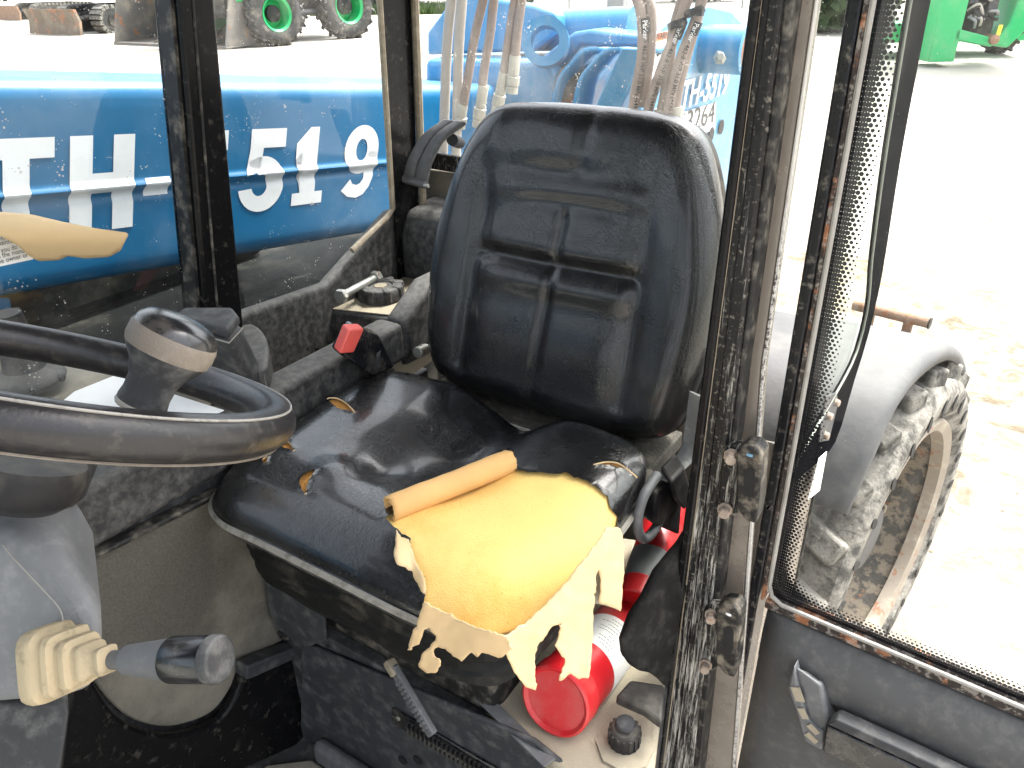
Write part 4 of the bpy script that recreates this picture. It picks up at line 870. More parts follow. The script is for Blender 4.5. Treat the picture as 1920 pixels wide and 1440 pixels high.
def resamp(L, m_):
    L = np.array(L); ll = np.concatenate([[0], np.cumsum(np.linalg.norm(np.diff(L, axis=0), axis=1))]); ll /= ll[-1]
    return [A([np.interp(t, ll, L[:, c_]) for c_ in range(3)]) for t in np.linspace(0, 1, m_)]
L1, L2 = resamp(L1, kk), resamp(L2, kk); g = G()
vs = L1+L2+[q_+A([-.003, 0, 0]) for q_ in L1]+[q_+A([-.003, 0, 0]) for q_ in L2]
g.add(vs, [(i, i+1, kk+i+1, kk+i) for i in range(kk-1)]+[(kk+i, kk+i+1, 3*kk+i+1, 3*kk+i) for i in range(kk-1)]+[(i, i+1, 2*kk+i+1, 2*kk+i) for i in range(kk-1)])
g.obj('quarter_frame', mattef, TH, smooth=40)
G().tube([q_+A([.003, 0, 0]) for q_ in L1], .002, 8).obj('quarter_seal', M('green_glass_edge', (.16, .18, .15), .4), TH)
for (x, y) in ((1561, 753), (1547, 778), (1541, 814)):
    c_ = onQ(x, y); G().lathe(c_, (1, -.2, 0), [(.009, 0), (.009, .003), (.006, .004), (.0065, .010), (.005, .012), (0, .012)], 10).obj('frame_bolt', boltm, TH, smooth=30)
G().prism([onQ(x, y)+A([.001, 0, 0]) for x, y in ((1545, 742), (1564, 735), (1568, 752), (1550, 825), (1532, 828), (1534, 800))], (.003, 0, 0)).obj('bolt_plate', steel, TH, bevel=.001)
XL = -.172; yl = float(onX(1490, 1090, XL)[1])
G().prism([(XL, .87, .40), (XL, yl, .40), (XL, yl, 1.10), (XL, .87, 1.34)], (-.02, .002, 0)).obj('cab_flank', brownr, TH, bevel=.002)
G().tube([(XL+.001, yl, .40), (XL+.001, yl, 1.10)], .004, 8).obj('flank_edge', rubber, TH)
c_ = [onQ(x, y)+A([.004, 0, 0]) for x, y in ((1530, 858), (1545, 845), (1532, 918), (1510, 935))]
G().prism(c_, (.001, 0, 0)).obj('flank_sticker', whitep, TH)
G().tube([onY(1385, 1170, .90), onY(1370, 1440, .90), onY(1340, 1900, .90)], .003, 6).obj('flank_joint', rubber, TH)

# ------------------------------------------------------------------ open door
DY0, DX0 = .865, -.20; dk = -.066
def onD(x, y, off=0.0):                            # door plane (turned out at a right angle to the cab)
    return onP(x, y, (DX0, DY0-off, 1.0), (-dk, 1, 0))
dn = A([dk, -1, 0]); dn /= np.linalg.norm(dn)      # towards the camera side
dx = A([1, dk, 0]); dx /= np.linalg.norm(dx)
D0 = onD(1440, 1130); zsill = float(D0[2])
DO = A([D0[0], D0[1], 0.0])
def dp(u_, z_, w_=0.0): return DO+dx*u_+A([0, 0, z_])+dn*w_
Wd = .78
# hinge stile: hollow section + rust strip + seal
dst = G().prism([dp(-.024, .35), dp(-.011, .35), dp(-.018, ZT), dp(-.033, ZT)], dn*-.045).obj('door', doorp, TH, bevel=.003); dst['label'] = 'black cab door swung wide open, rusty along its glass seal'
G().prism([dp(-.011, zsill), dp(-.006, zsill), dp(-.013, ZT), dp(-.018, ZT)], dn*-.030).obj('rust_strip', rustp, dst, bevel=.001)
G().tube([dp(-.010, ZT, -.002), dp(-.003, zsill+.03, -.002), dp(.003, zsill+.012, -.002), dp(.018, zsill+.004, -.002), dp(Wd, zsill+.004, -.002)], .0032, 8).obj('glass_seal', sealsil, dst)
G().prism([dp(-.004, zsill-.012), dp(Wd, zsill-.012), dp(Wd, zsill+.004), dp(-.004, zsill+.004)], dn*-.03).obj('sill_strip', rustp, dst, bevel=.002)
# glass with printed dot border
gl_ = G().add([dp(-.003, zsill, -.012), dp(Wd, zsill, -.012), dp(Wd, ZT, -.012), dp(-.010, ZT, -.012)], [(0, 1, 2, 3)]).obj('door_glass', glass_door, dst, fix=False, smooth=0)
uvl = gl_.data.uv_layers.new(name='uv'); uu_ = [(0, 0), (Wd+.003, 0), (Wd+.010, ZT-zsill), (0, ZT-zsill)]
for li, lp in enumerate(gl_.data.loops): uvl.data[li].uv = uu_[lp.vertex_index]
G().prism([dp(Wd, .35), dp(Wd+.04, .35), dp(Wd+.04, ZT), dp(Wd, ZT)], dn*-.04).obj('front_stile', doorp, dst, bevel=.003)
G().prism([dp(-.03, ZT-.02), dp(Wd+.04, ZT-.02), dp(Wd+.04, ZT+.03), dp(-.03, ZT+.03)], dn*-.04).obj('top_rail', doorp, dst, bevel=.003)
# lower panel with pressed step
pz = zsill-.012; prof = [(pz, -.004), (pz-.010, .006), (pz-.035, .026), (pz-.055, .030), (pz-.085, .028), (pz-.092, .012), (pz-.20, .006), (.35, .004)]
g = G(); us = [.0, .03, .06]+list(np.linspace(.12, Wd, 8)); vs = []
for u_ in us:
    for zz, ww in prof: vs.append(dp(u_, zz, ww*sstep(-.02, .05, u_)+(.0 if u_ > .001 else -.004)))
k = len(prof); g.add(vs, [(i*k+j, (i+1)*k+j, (i+1)*k+j+1, i*k+j+1) for i in range(len(us)-1) for j in range(k-1)])
pan = g.obj('lower_panel', doorg, dst, smooth=50, solid=.004, bevel=0)
# handle pod and pull bar
hp = [onD(x, y, .045) for x, y in ((1490, 1247), (1540, 1285), (1556, 1355), (1548, 1372), (1518, 1360), (1504, 1300))]
pod = [onD(x, y, .012) for x, y in ((1482, 1252), (1552, 1275), (1575, 1370), (1560, 1412), (1515, 1385), (1478, 1290))]
g = G(); k = 6; g.add(hp+pod, [tuple(range(k))]+[(i, (i+1) % k, k+(i+1) % k, k+i) for i in range(k)])
hd = g.obj('door_handle', greyp, dst, bevel=.005, seg=3)
side_ = [onD(x, y, .050) for x, y in ((1488, 1250), (1497, 1290), (1512, 1345), (1532, 1368), (1546, 1374), (1540, 1408), (1508, 1390), (1490, 1330), (1476, 1290))]
G().prism(side_, dn*-.02).obj('handle_side', greyp, dst, bevel=.003)
for a_, b_ in (((1490, 1285), (1502, 1318)), ((1500, 1325), (1512, 1350)), ((1514, 1356), (1536, 1378)), ((1510, 1372), (1534, 1394))):
    q0_, q1_ = onD(*a_, .0505), onD(*b_, .0505); c_ = (q0_+q1_)/2
    G().obox(c_+dn*.0004, (q1_-q0_)*.40, np.cross(dn, (q1_-q0_))*.22, dn*.0008).obj('handle_pocket', tandust, dst)
barp = [onD(x, y, .058) for x, y in ((1548, 1360), (1700, 1432), (1900, 1530), (1890, 1590), (1690, 1498), (1541, 1408))]
G().prism(barp, dn*-.022).obj('pull_bar', gloss, dst, bevel=.003)
bart = [onD(x, y, .0585) for x, y in ((1550, 1358), (1705, 1430), (1900, 1525), (1910, 1512), (1712, 1416), (1568, 1350))]
G().prism(bart, dn*-.022).obj('bar_top', steel, dst, bevel=.002)
# hinges
for hi_, (cx_, cy_, s_) in enumerate(((1384, 893, 1.02), (1346, 1188, .95))):
    yh = .788; q = lambda x, y, Y=yh: onY(cx_+x*s_, cy_+y*s_, Y)
    hg = G().prism([q(-30, -46), q(-14, -60), q(6, -58), q(2, 66), q(-12, 76), q(-40, 70)], (0, .012, 0)).obj('door_hinge', wornp, TH, bevel=.003)
    leaf = [(-4, -46), (10, -55), (32, -52), (44, -38), (38, 52), (32, 88), (14, 82), (-4, 58)]
    G().prism([q(x, y, yh-.016) for x, y in leaf], (0, .03, 0)).obj('hinge_leaf', M('dusty_hinge', (.012, .012, .012), .5, spec=.25, dust=.6, dscale=60, dlo=.42, dhi=.75, dcol=(.36, .31, .24)), hg, bevel=.0025, seg=2)
    G().prism([q(x, y, yh-.0165) for x, y in catmull([(14, -12), (28, -12), (31, 5), (27, 36), (14, 34), (10, 10)], 3, True)], (0, .002, 0)).obj('hinge_slot_shade', blk, hg)  # black plate laid on the leaf, coloured as the slot's shade
    t_ = q(24, -44, yh-.010); G().lathe(t_, (0, -.3, 1), [(.0075, 0), (.0065, .003), (0, .0035)], 14).obj('hinge_pin', M('pin_blue', (.10, .28, .42), .6, dust=.6) if hi_ == 0 else white, hg)
    for (x, y) in ((-12, -38), (-24, 60)):
        G().lathe(q(x, y, yh-.002), (.2, -1, 0.15), [(.0095, 0), (.0095, .003), (.0066, .004), (.0070, .014), (.0055, .016), (0, .016)], 8).obj('hinge_bolt', boltm, hg, smooth=30)

# ------------------------------------------------------------------ rear wheel and fender
wc = A([-.030, 1.86, .52]); st = .19; wn = A([math.cos(st), -math.sin(st), 0]); RT, RR, TW = .505, .345, .30
wt = A([math.sin(st), math.cos(st), 0])
rw = G().lathe(wc, wn, [(0, -.105), (.12, -.105), (.13, -.085), (.20, -.10), (RR-.05, -.14), (RR-.012, -.10), (RR, -.015), (RR+.012, .0), (RR+.014, -.03), (RR, -.06), (RR, -.28), (.1, -.28)], 56).obj('rear_wheel', rimm, TH, smooth=40)
G().lathe(wc, wn, [(RR-.016, -.035), (RR-.012, -.004), (RR+.016, .006), (RR+.022, -.004), (RR+.016, -.03)], 56, close=True).obj('rim_lip', rimlip, rw, smooth=50)
G().lathe(wc, wn, [(0, -.06), (.085, -.06), (.095, -.068), (.10, -.10)], 28).obj('hub_cover', fender, rw)
for i in range(8):
    a = 2*math.pi*i/8; c_ = wc+wn*-.10+.16*(math.cos(a)*wt+math.sin(a)*A([0, 0, 1]))
    G().lathe(c_, wn, [(.016, -.01), (.016, .018), (.012, .022), (0, .022)], 6).obj('wheel_nut', rimm, rw, smooth=0)
G().lathe(wc, wn, [(RR+.012, -.02), (RR+.05, .012), (RT-.06, .016), (RT-.035, .0), (RT-.03, -.04), (RT-.03, -TW+.04), (RT-.035, -TW), (RR+.02, -TW)], 72, close=True).obj('tyre', tyre, rw, smooth=40)
for i in range(22):
    for sgn in (0, 1):
        a = 2*math.pi*(i+.5*sgn)/22; rad = math.cos(a)*wt+math.sin(a)*A([0, 0, 1]); tan_ = np.cross(wn, rad)
        hh = -.005-TW*.26 if sgn == 0 else -TW*.74
        sl_ = .35 if sgn == 0 else -.35
        ax1 = (wn*math.cos(sl_)+tan_*math.sin(sl_)); ax2 = np.cross(rad, ax1)
        G().obox(wc+wn*hh+rad*(RT-.018), ax1*(TW*.27), ax2*.030, rad*.024).obj('tyre_lug', tyre, rw, bevel=.008)
hole_disc0 = G().lathe((0, 0, 0), (0, 0, 1), [(.012, 0), (.012, .002), (.0, .0022)], 12).obj('sidewall_hole_shade', blk, rw)  # raised black disc, no real hole: its shade is painted as colour
hole_disc0.scale = (1, 1.9, 1)
def place_hole_disc(o, a, rr_):
    rad = Vector(math.cos(a)*wt+math.sin(a)*A([0, 0, 1])); nn_ = Vector(wn); tt = nn_.cross(rad)
    m_ = Matrix((tt, rad, nn_)).transposed().to_4x4(); m_.translation = Vector(wc)+nn_*.0155+rad*rr_
    o.matrix_local = m_ @ Matrix.Diagonal((1, 1.9, 1, 1))
place_hole_disc(hole_disc0, 0, RR+.07)
for i in range(1, 26):
    o = hole_disc0.copy(); COL.objects.link(o); place_hole_disc(o, 2*math.pi*i/26, RR+.07)
# fender: curved sheet over the wheel with a rolled outer lip
lip = [((1588, 965), 1.38), ((1600, 938), 1.38), ((1640, 850), 1.42), ((1680, 760), 1.50), ((1720, 700), 1.62), ((1760, 662), 1.76), ((1790, 650), 1.92), ((1808, 663), 2.08), ((1816, 690), 2.20)]
lp3 = catmull([onY(*q_, Y_) for q_, Y_ in lip], 6); cF = A([0, 1.80, .52]); g = G(); vs = []
for q_ in lp3:
    rd = q_-cF; rd[0] = 0; rd /= np.linalg.norm(rd)
    for xo, ro in ((-.48, .0), (-.20, .012), (-.06, .012), (-.02, .006), (-.004, -.004), (0, -.018), (-.003, -.034)): vs.append(q_+A([xo, 0, 0])+rd*ro)
k = 7; g.add(vs, [(i*k+j, (i+1)*k+j, (i+1)*k+j+1, i*k+j+1) for i in range(len(lp3)-1) for j in range(k-1)])
fd = g.obj('fender', fender, TH, solid=.006, smooth=50)
ba, bb2 = onX(1640, 582, -.30), onX(1640, 582, -.30)
q0_, q1_ = onZ(1600, 572, 1.10), onZ(1742, 606, 1.10)
for f_ in (.25, .75):
    c_ = q0_+(q1_-q0_)*f_; G().tube([c_, c_+A([0, 0, -.14])], .012, 8).obj('pin_stand', rusty, TH)
G().tube([q0_, q1_], .013, 10).obj('rusty_pin', rusty, TH)
G().tube([q1_, q1_+(q1_-q0_)*.02], .015, 10).obj('pin_cap', rubber, TH)
# rear axle / chassis mass inboard of the wheel
bx('rear_chassis', (-1.45, 1.36, .40), (-.80, 2.75, .80), gdark, bevel=.02)
bx('axle', (-1.6, 1.80, .40), (-.34, 2.0, .60), gdark, bevel=.03)

# ------------------------------------------------------------------ boom with lettering
BX0, BK, BS = -1.42, .095, -.112             # plan offset, yaw, slope
def bP(y_, h_, out_=0.0):                     # point on the boom's cab-side face
    return A([BX0+BK*(y_-.6)+out_, y_, 1.560+BS*(y_-.6)+h_])
sec = []                                      # section: (outward, height), from top back round to bottom back
def crease(h_):                               # pressed crease along the face
    return .0065*gauss(h_+.003, .0065)-.005*gauss(h_+.019, .009)
H_T, H_B = .185, -.178
for t in np.linspace(math.pi/2, 0, 7): sec.append((-.035+.035*math.cos(t), H_T-.035+.035*math.sin(t)))
for h_ in np.concatenate([np.linspace(.13, .06, 4), np.linspace(.045, -.045, 31), np.linspace(-.05, -.13, 4)]): sec.append((crease(h_), h_))
for t in np.linspace(0, -math.pi/2, 7): sec.append((-.035+.035*math.cos(t), H_B+.035+.035*math.sin(t)))
sec += [(-.36, H_B), (-.36, H_T)]
ys_ = [-2.6, -1.2, 0, .6, 1.2, 1.8, 2.15]; g = G(); k = len(sec); vs = [bP(y_, h_, o_) for y_ in ys_ for o_, h_ in sec]
g.add(vs, [(i*k+j, (i+1)*k+j, (i+1)*k+(j+1) % k, i*k+(j+1) % k) for i in range(len(ys_)-1) for j in range(k)]+[tuple(range(k)), tuple((len(ys_)-1)*k+j for j in range(k))])
boom = g.obj('boom', blue, TH, smooth=40)
# letters: polygons in a unit cell, sheared, wrapped over the crease
def arcp(cx, cy, rx, ry, a0, a1, n2=14): return [(cx+rx*math.cos(math.radians(a)), cy+ry*math.sin(math.radians(a))) for a in np.linspace(a0, a1, n2)]
LET = {'T': [[(0, .80), (1, .80), (1, 1), (0, 1)], [(.33, 0), (.67, 0), (.67, .80), (.33, .80)]],
       'H': [[(0, 0), (.34, 0), (.34, 1), (0, 1)], [(.66, 0), (1, 0), (1, 1), (.66, 1)], [(.34, .40), (.66, .40), (.66, .61), (.34, .61)]],
       '-': [[(0, .32), (1, .32), (1, .52), (0, .52)]],
       '1': [[(.24, .16), (.74, .16), (.74, 1), (.46, 1), (.04, .80), (.04, .60), (.24, .68)], [(.0, 0), (1, 0), (1, .16), (.0, .16)]],
       'G': []}
def strip(o_, i_): return [[o_[j], o_[j+1], i_[j+1], i_[j]] for j in range(len(o_)-1)]
LET['5'] = [[(.14, .77), (1.0, .77), (1.0, 1), (.14, 1)], [(.06, .44), (.40, .50), (.46, .77), (.14, .77)]] + strip(arcp(.46, .325, .56, .345, 128, -170, 26), arcp(.41, .315, .19, .135, 110, -165, 26))
LET['9'] = strip(arcp(.5, .665, .5, .335, 0, 360, 30), arcp(.5, .665, .165, .15, 0, 360, 30)) + strip([(1.0, .655), (.99, .50), (.93, .30), (.82, .14), (.66, .04), (.46, 0), (.2, .03), (.0, .12)], [(.71, .64), (.71, .55), (.68, .38), (.62, .26), (.54, .20), (.44, .18), (.32, .20), (.24, .27)])
def letter(ch, y0, y1, hb, ht, nm='boom_letter'):
    g = bmesh.new(); lay = 0
    for poly in LET[ch]:
        f = g.faces.new([g.verts.new((p_[0], p_[1], 0)) for p_ in poly])
    bmesh.ops.triangulate(g, faces=g.faces[:])
    for cut in np.linspace(.02, .98, 40):
        bmesh.ops.bisect_plane(g, geom=g.verts[:]+g.edges[:]+g.faces[:], plane_co=(0, cut, 0), plane_no=(0, 1, 0))
    bmesh.ops.remove_doubles(g, verts=g.verts[:], dist=1e-5)
    for v in g.verts:
        h_ = hb+(ht-hb)*v.co.y; y_ = y0+(y1-y0)*v.co.x+.28*(h_-(hb+ht)/2)
        v.co = bP(y_, h_, crease(h_)+.0016)
    me = bpy.data.meshes.new(nm); g.to_mesh(me); g.free(); me.materials.append(white)
    o = bpy.data.objects.new(nm, me); COL.objects.link(o); setparent(o, boom)
def bY(x, y): # y on the boom face below a pixel
    return float(onP(x, y, (BX0, .6, 1.5), (1, -BK, 0))[1])
for ch, xl, xr, ym in (('T', -62, 92, 320), ('H', 122, 246, 322), ('-', 266, 313, 318), ('5', 330, 420, 305), ('5', 450, 528, 292), ('1', 546, 604, 284), ('9', 640, 704, 278)):
    hbm = -.062 if ch != '-' else -.062
    letter(ch, bY(xl, ym), bY(xr, ym), -.080, .090)
# blue tab under the boom at the left, engine deck (perforated; shade put into its near-black colour) below the boom
bx('engine_deck', (-2.25, -.9, .45), (-1.16, 1.9, 1.13), M('deck_shade_black', (.006, .0075, .007), .7, spec=.1, var=.4, dust=.12, dscale=6), bevel=.03)
bx('engine_cover', (-2.2, -.8, 1.13), (-1.85, 1.5, 1.32), MATS['deck_shade_black'], bevel=.04)
bx('deck_box', (-1.60, .95, 1.13), (-1.30, 1.35, 1.17), MATS['deck_shade_black'], bevel=.03)
g = G().prism([onX(x, y, -1.45) for x, y in ((-20, 560), (18, 560), (24, 600), (14, 618), (-20, 600))], (-.01, 0, 0)).obj('boom_tab', blue, TH)

# ------------------------------------------------------------------ rear tower behind the cab
tow = G().prism([onX(x, y, -.80) for x, y in ((1215, 90), (1245, 48), (1285, 20), (1330, 10), (1372, 20), (1402, 55), (1412, 110), (1385, 330), (1270, 420), (1180, 420), (1195, 250))], (-.03, 0, 0)).obj('tower_plate', blued, TH, bevel=.006)
pc = onX(1322, 92, -.80); RP = .062
G().lathe(pc, (1, 0, 0), [(RP, -.02), (RP, .115), (RP-.012, .118), (RP-.014, .105), (0, .105)], 36).obj('pivot_tube', blued, tow, smooth=40)
G().lathe(pc+A([.107, 0, 0]), (1, 0, 0), [(RP-.016, 0), (RP-.016, .006), (RP-.024, .008)], 28).obj('pivot_pin', rusty, tow)
G().lathe(dep(1350, 108, float((pc-CAM)@_d)-.07), (.35, -.9, .2), [(.019, 0), (.019, .004), (.013, .006), (.013, .018), (.009, .02), (.009, .026)], 6).obj('pivot_bolt', zinc, tow, smooth=0)
dey = A([0, .985, -.0]); 
xpl = -.797
text_obj('tower_lettering', 'TH-5519', .100, onX(1274, 206, xpl+.002), A([0, 1, 0]), A([0, 0, 1]), white, tow, offset=.0022, shear=.22, sx=1.04)
q = [onX(x, y, xpl) for x, y in ((1236, 223), (1342, 192), (1340, 243), (1234, 275))]
G().prism(q, (.001, 0, 0)).obj('number_plate', white, tow)
text_obj('fleet_number', '63264', .088, onX(1270, 258, xpl+.003), A([0, 1, 0]), A([0, 0, 1]), ink, tow, sx=1.32)
for x, y in ((1390, 62), (1352, 238), (1333, 252)):
    c_ = onX(x, y, xpl); G().lathe(c_, (1, 0, 0), [(.022, 0), (.022, .002), (0, .0022)], 20).obj('plate_hole_shade', blk, tow)  # black discs on the tower plate, colour standing in for hole shade
g_ = [onX(x, y, xpl) for x, y in ((1224, 64), (1256, 56), (1252, 160), (1222, 168))]
wl = G().prism(g_, (.0012, 0, 0)).obj('warning_label', white, tow)
G().prism([onX(x, y, xpl+.0016) for x, y in ((1226, 64), (1254, 58), (1253, 72), (1225, 79))], (.0006, 0, 0)).obj('warning_band', orange, tow)
text_obj('warning_text', 'WARNING', .022, onX(1229, 75, xpl+.003), A([0, 1, 0]), A([0, 0, 1]), ink, tow, offset=.0006, sx=1.15)
G().tube([onX(1232, 104, xpl+.002), onX(1240, 98, xpl+.002), onX(1246, 88, xpl+.002)], .003, 5).obj('warning_pictogram', ink, tow)
# boom foot: box over the boom's rear end, hoist bracket with bored ear, curved fins
yF = 1.95
def rp(x, y, Y=yF): return onY(x, y, Y)
G().prism([rp(795, 110), rp(1030, 112), rp(1075, 250), rp(1050, 330), rp(795, 330)], (0, .35, 0)).obj('boom_foot', blued, TH, bevel=.02, seg=3)
G().prism([rp(800, 60, 2.05), rp(830, 20, 2.05), rp(880, -10, 2.05), rp(1000, 10, 2.05), rp(1040, 24, 2.05), rp(1046, 60, 2.05), rp(1000, 96, 2.05), rp(800, 104, 2.05)], (0, .06, 0)).obj('side_cheek', blued, TH, bevel=.01)
G().tube([rp(970, 60, 2.15), rp(1190, 52, 2.15)], .055, 20).obj('cross_tube', blued, TH)
ear = rp(1024, 80, 1.93)
G().lathe(ear, (.45, -1, .25), [(.038, -.03), (.062, -.03), (.062, .03), (.038, .03)], 32, close=True).obj('cylinder_ear', blued, TH, smooth=40)
def finline(off):
    return [(1040+off, 205), (1052+off, 150), (1075+off, 118), (1102+off, 92), (1130+off, 88)]
for off, Y in ((-8, 1.90), (32, 1.86), (84, 1.82)):
    L1 = catmull([rp(x, y, Y) for x, y in finline(off)], 6); L1 = [rp(1030+off, 320, Y)]+L1
    g = G(); k = len(L1); vs = L1+[q+A([.006, .14, -.01]) for q in L1]; g.add(vs, [(i, i+1, k+i+1, k+i) for i in range(k-1)])
    g.obj('fin_plate', blued, TH, solid=.014, smooth=50)
G().prism([rp(1000, 118, 1.99), rp(1075, 60, 1.99), rp(1105, 55, 1.99), rp(1215, 68, 1.99), rp(1215, 90, 1.99), rp(1090, 86, 1.99), rp(1050, 130, 1.99)], (0, .12, 0)).obj('top_plate', blued, TH, bevel=.01)
G().prism([rp(1165, 90, 1.80), rp(1205, 92, 1.80), rp(1180, 160, 1.80), rp(1130, 250, 1.80), rp(1095, 330, 1.80), rp(1060, 330, 1.80), rp(1115, 200, 1.80)], (0, .03, 0)).obj('diagonal_plate', blued, TH, bevel=.004)
G().tube([rp(1062, 175, 2.0), rp(1110, 180, 2.0)], .075, 24).obj('boom_roller', M('worn_roller', (.09, .075, .065), .6, rust=.4, rscale=20, dust=.4), TH)
G().box((-1.35, 2.1, .9), (-.83, 2.75, 1.35)).obj('tower_base', blued, TH, bevel=.03)
# hydraulic hoses behind the rear window
YH = 1.47
def hose(name, pts, r, mat, Y=YH):
    q = [onY(x, y, Y) for x, y in pts]; t0_ = q[0]+(q[0]-q[1])*.9
    return G().tube(catmull([t0_]+q, 8), r, 12).obj(name, mat, TH)
def fit_(pts, r, Y=YH):
    a, b = onY(*pts[0], Y), onY(*pts[1], Y); axf = b-a; L = np.linalg.norm(axf)
    G().lathe(a, axf, [(r, 0), (r*1.05, .002), (r*1.05, L*.5), (r*.9, L*.52), (r*1.25, L*.55), (r*1.25, L*.78), (r*.95, L*.8), (r*1.1, L*.83), (r*1.1, L)], 12).obj('hose_fitting', fitting, TH, smooth=30)
hose('grey_sleeve', [(846, 0), (838, 90), (834, 200), (830, 300)], .0115, hoseg); hose('grey_sleeve', [(866, 0), (860, 90), (857, 215), (855, 300)], .0115, hoseg)
for pts, f_ in (([(906, 0), (890, 70), (880, 130), (868, 205)], [(868, 195), (862, 240)]), ([(926, 0), (918, 70), (908, 130), (904, 170)], [(907, 160), (895, 238)]),
                ([(966, 0), (956, 60), (946, 130), (944, 150)], [(946, 136), (930, 212)]), ([(978, 0), (970, 60), (966, 110), (964, 130)], [(966, 104), (960, 175)])):
    hose('hydraulic_hose', pts, .0098, hosem); fit_(f_, .0115)
for i, (pts, f_) in enumerate((([(1192, -10), (1203, 30), (1204, 100), (1192, 170), (1184, 230)], None), ([(1212, -10), (1222, 30), (1218, 110), (1204, 200)], [(1204, 212), (1200, 250)]),
                  ([(1290, -5), (1268, 60), (1240, 130), (1220, 190), (1212, 230)], None), ([(1276, 10), (1262, 60), (1256, 110), (1246, 180), (1238, 215)], [(1240, 205), (1234, 250)]),
                  ([(1318, -5), (1304, 40), (1280, 100), (1262, 160), (1252, 215)], [(1254, 218), (1250, 250)]), ([(1300, 60), (1286, 110), (1272, 165), (1266, 205)], [(1270, 200), (1266, 250)]))):
    h_ = hose('hydraulic_hose', pts, .0098, hosem, 1.44+.012*(i % 2))
    if f_: fit_(f_, .0125, 1.44+.012*(i % 2))
    if i in (0, 2, 4):
        # print running along the hose
        q = [onY(x, y, 1.44+.012*(i % 2)-.0103) for x, y in pts]; c_ = catmull(q, 12); L = [0]
        for a_, b_ in zip(c_[:-1], c_[1:]): L.append(L[-1]+np.linalg.norm(b_-a_))
        tot = L[-1]
        def along(txt, size, start, rad_, mat_, nm_):
            Vt, Ft = text_mesh(txt, size, .0001); pts3 = []
            for v in Vt:
                s_ = start+v[0]; j = min(max(np.searchsorted(L, s_)-1, 0), len(c_)-2); f = (s_-L[j])/(L[j+1]-L[j]+1e-9); base = c_[j]+(c_[j+1]-c_[j])*f; t_ = (c_[j+1]-c_[j]); t_ /= np.linalg.norm(t_)
                nrm = A([.45, -.85, .2]); nrm -= t_*(nrm@t_); nrm /= np.linalg.norm(nrm); sdv = np.cross(nrm, t_)*-1
                ang = -(v[1]-.004)/.0098; pts3.append(base+A([0, .0103, 0])+nrm*(rad_*math.cos(ang))-sdv*(-rad_*math.sin(ang)))
            if len(pts3): G().add(pts3, Ft).obj(nm_, mat_, h_, fix=False, smooth=0)
        along('> 462-8 WP 31.0 MPa (4495 PSI)', .011, tot*.34, .0101, ink, 'hose_print')
        sg = [c_[j]+A([0, .0103, 0]) for j in range(len(c_)) if tot*.18 < L[j] < tot*.31]
        G().tube(sg, .0101, 12).obj('hose_band', ink, h_); along('Parker', .012, tot*.20, .0104, white, 'hose_brand')
for x, y in ((1270, 45), (1303, 22)):
    c_ = onY(x, y, 1.437); G().lathe(c_, (-.35, 0, 1), [(.0165, -.006), (.018, -.004), (.018, .004), (.0165, .006)], 16).obj('cable_tie', rubber, TH)
    G().obox(c_+A([.012, -.014, 0]), (.008, 0, 0), (0, .006, 0), (0, 0, .006)).obj('tie_head', rubber, TH)
# ------------------------------------------------------------------ printed notice peeling off the side window
nt_ = thing('peeling_notice', 'printed white notice on the side window, curling over to its tan back', 'notice', tuple(onX(60, 480, -1.085)))
XN = -1.092
G().prism([onX(x, y, XN) for x, y in ((-120, 420), (60, 440), (62, 486), (-120, 525))], (.0008, 0, 0)).obj('sheet', whitep, nt_)
for i, (tx, ty, s) in enumerate(((-6, 452, 'and'), (-6, 462, 'maintena'), (-6, 476, 'If you do not'), (-6, 486, 'in the manuals'), (-6, 496, 'the owner or the'))):
    text_obj('printed_line', s, .0095, onX(tx, ty, XN+.0022), A([0, .99, -.03]), A([0, .0, 1]), ink, nt_, sx=.8)
CURL = [(-130, 392), (0, 397), (60, 402), (120, 416), (180, 428), (238, 436), (241, 440), (226, 470), (205, 482), (160, 485), (128, 480), (112, 488), (72, 490), (52, 478), (36, 462), (0, 442), (-130, 436)]
def curlfn(Pn):
    o = []
    for x, y in Pn:
        t = np.clip((y-395)/95, 0, 1); o.append(onX(x, y, XN+.012+.035*math.sin(math.pi*t)+.006*math.sin(x*.03)))
    return o
sheet('curled_back', CURL, 6, curlfn, M('tan_paper', (.62, .45, .24), .7, var=.08, bump=.2, bscale=60), nt_, solid=.0008, smooth=60)

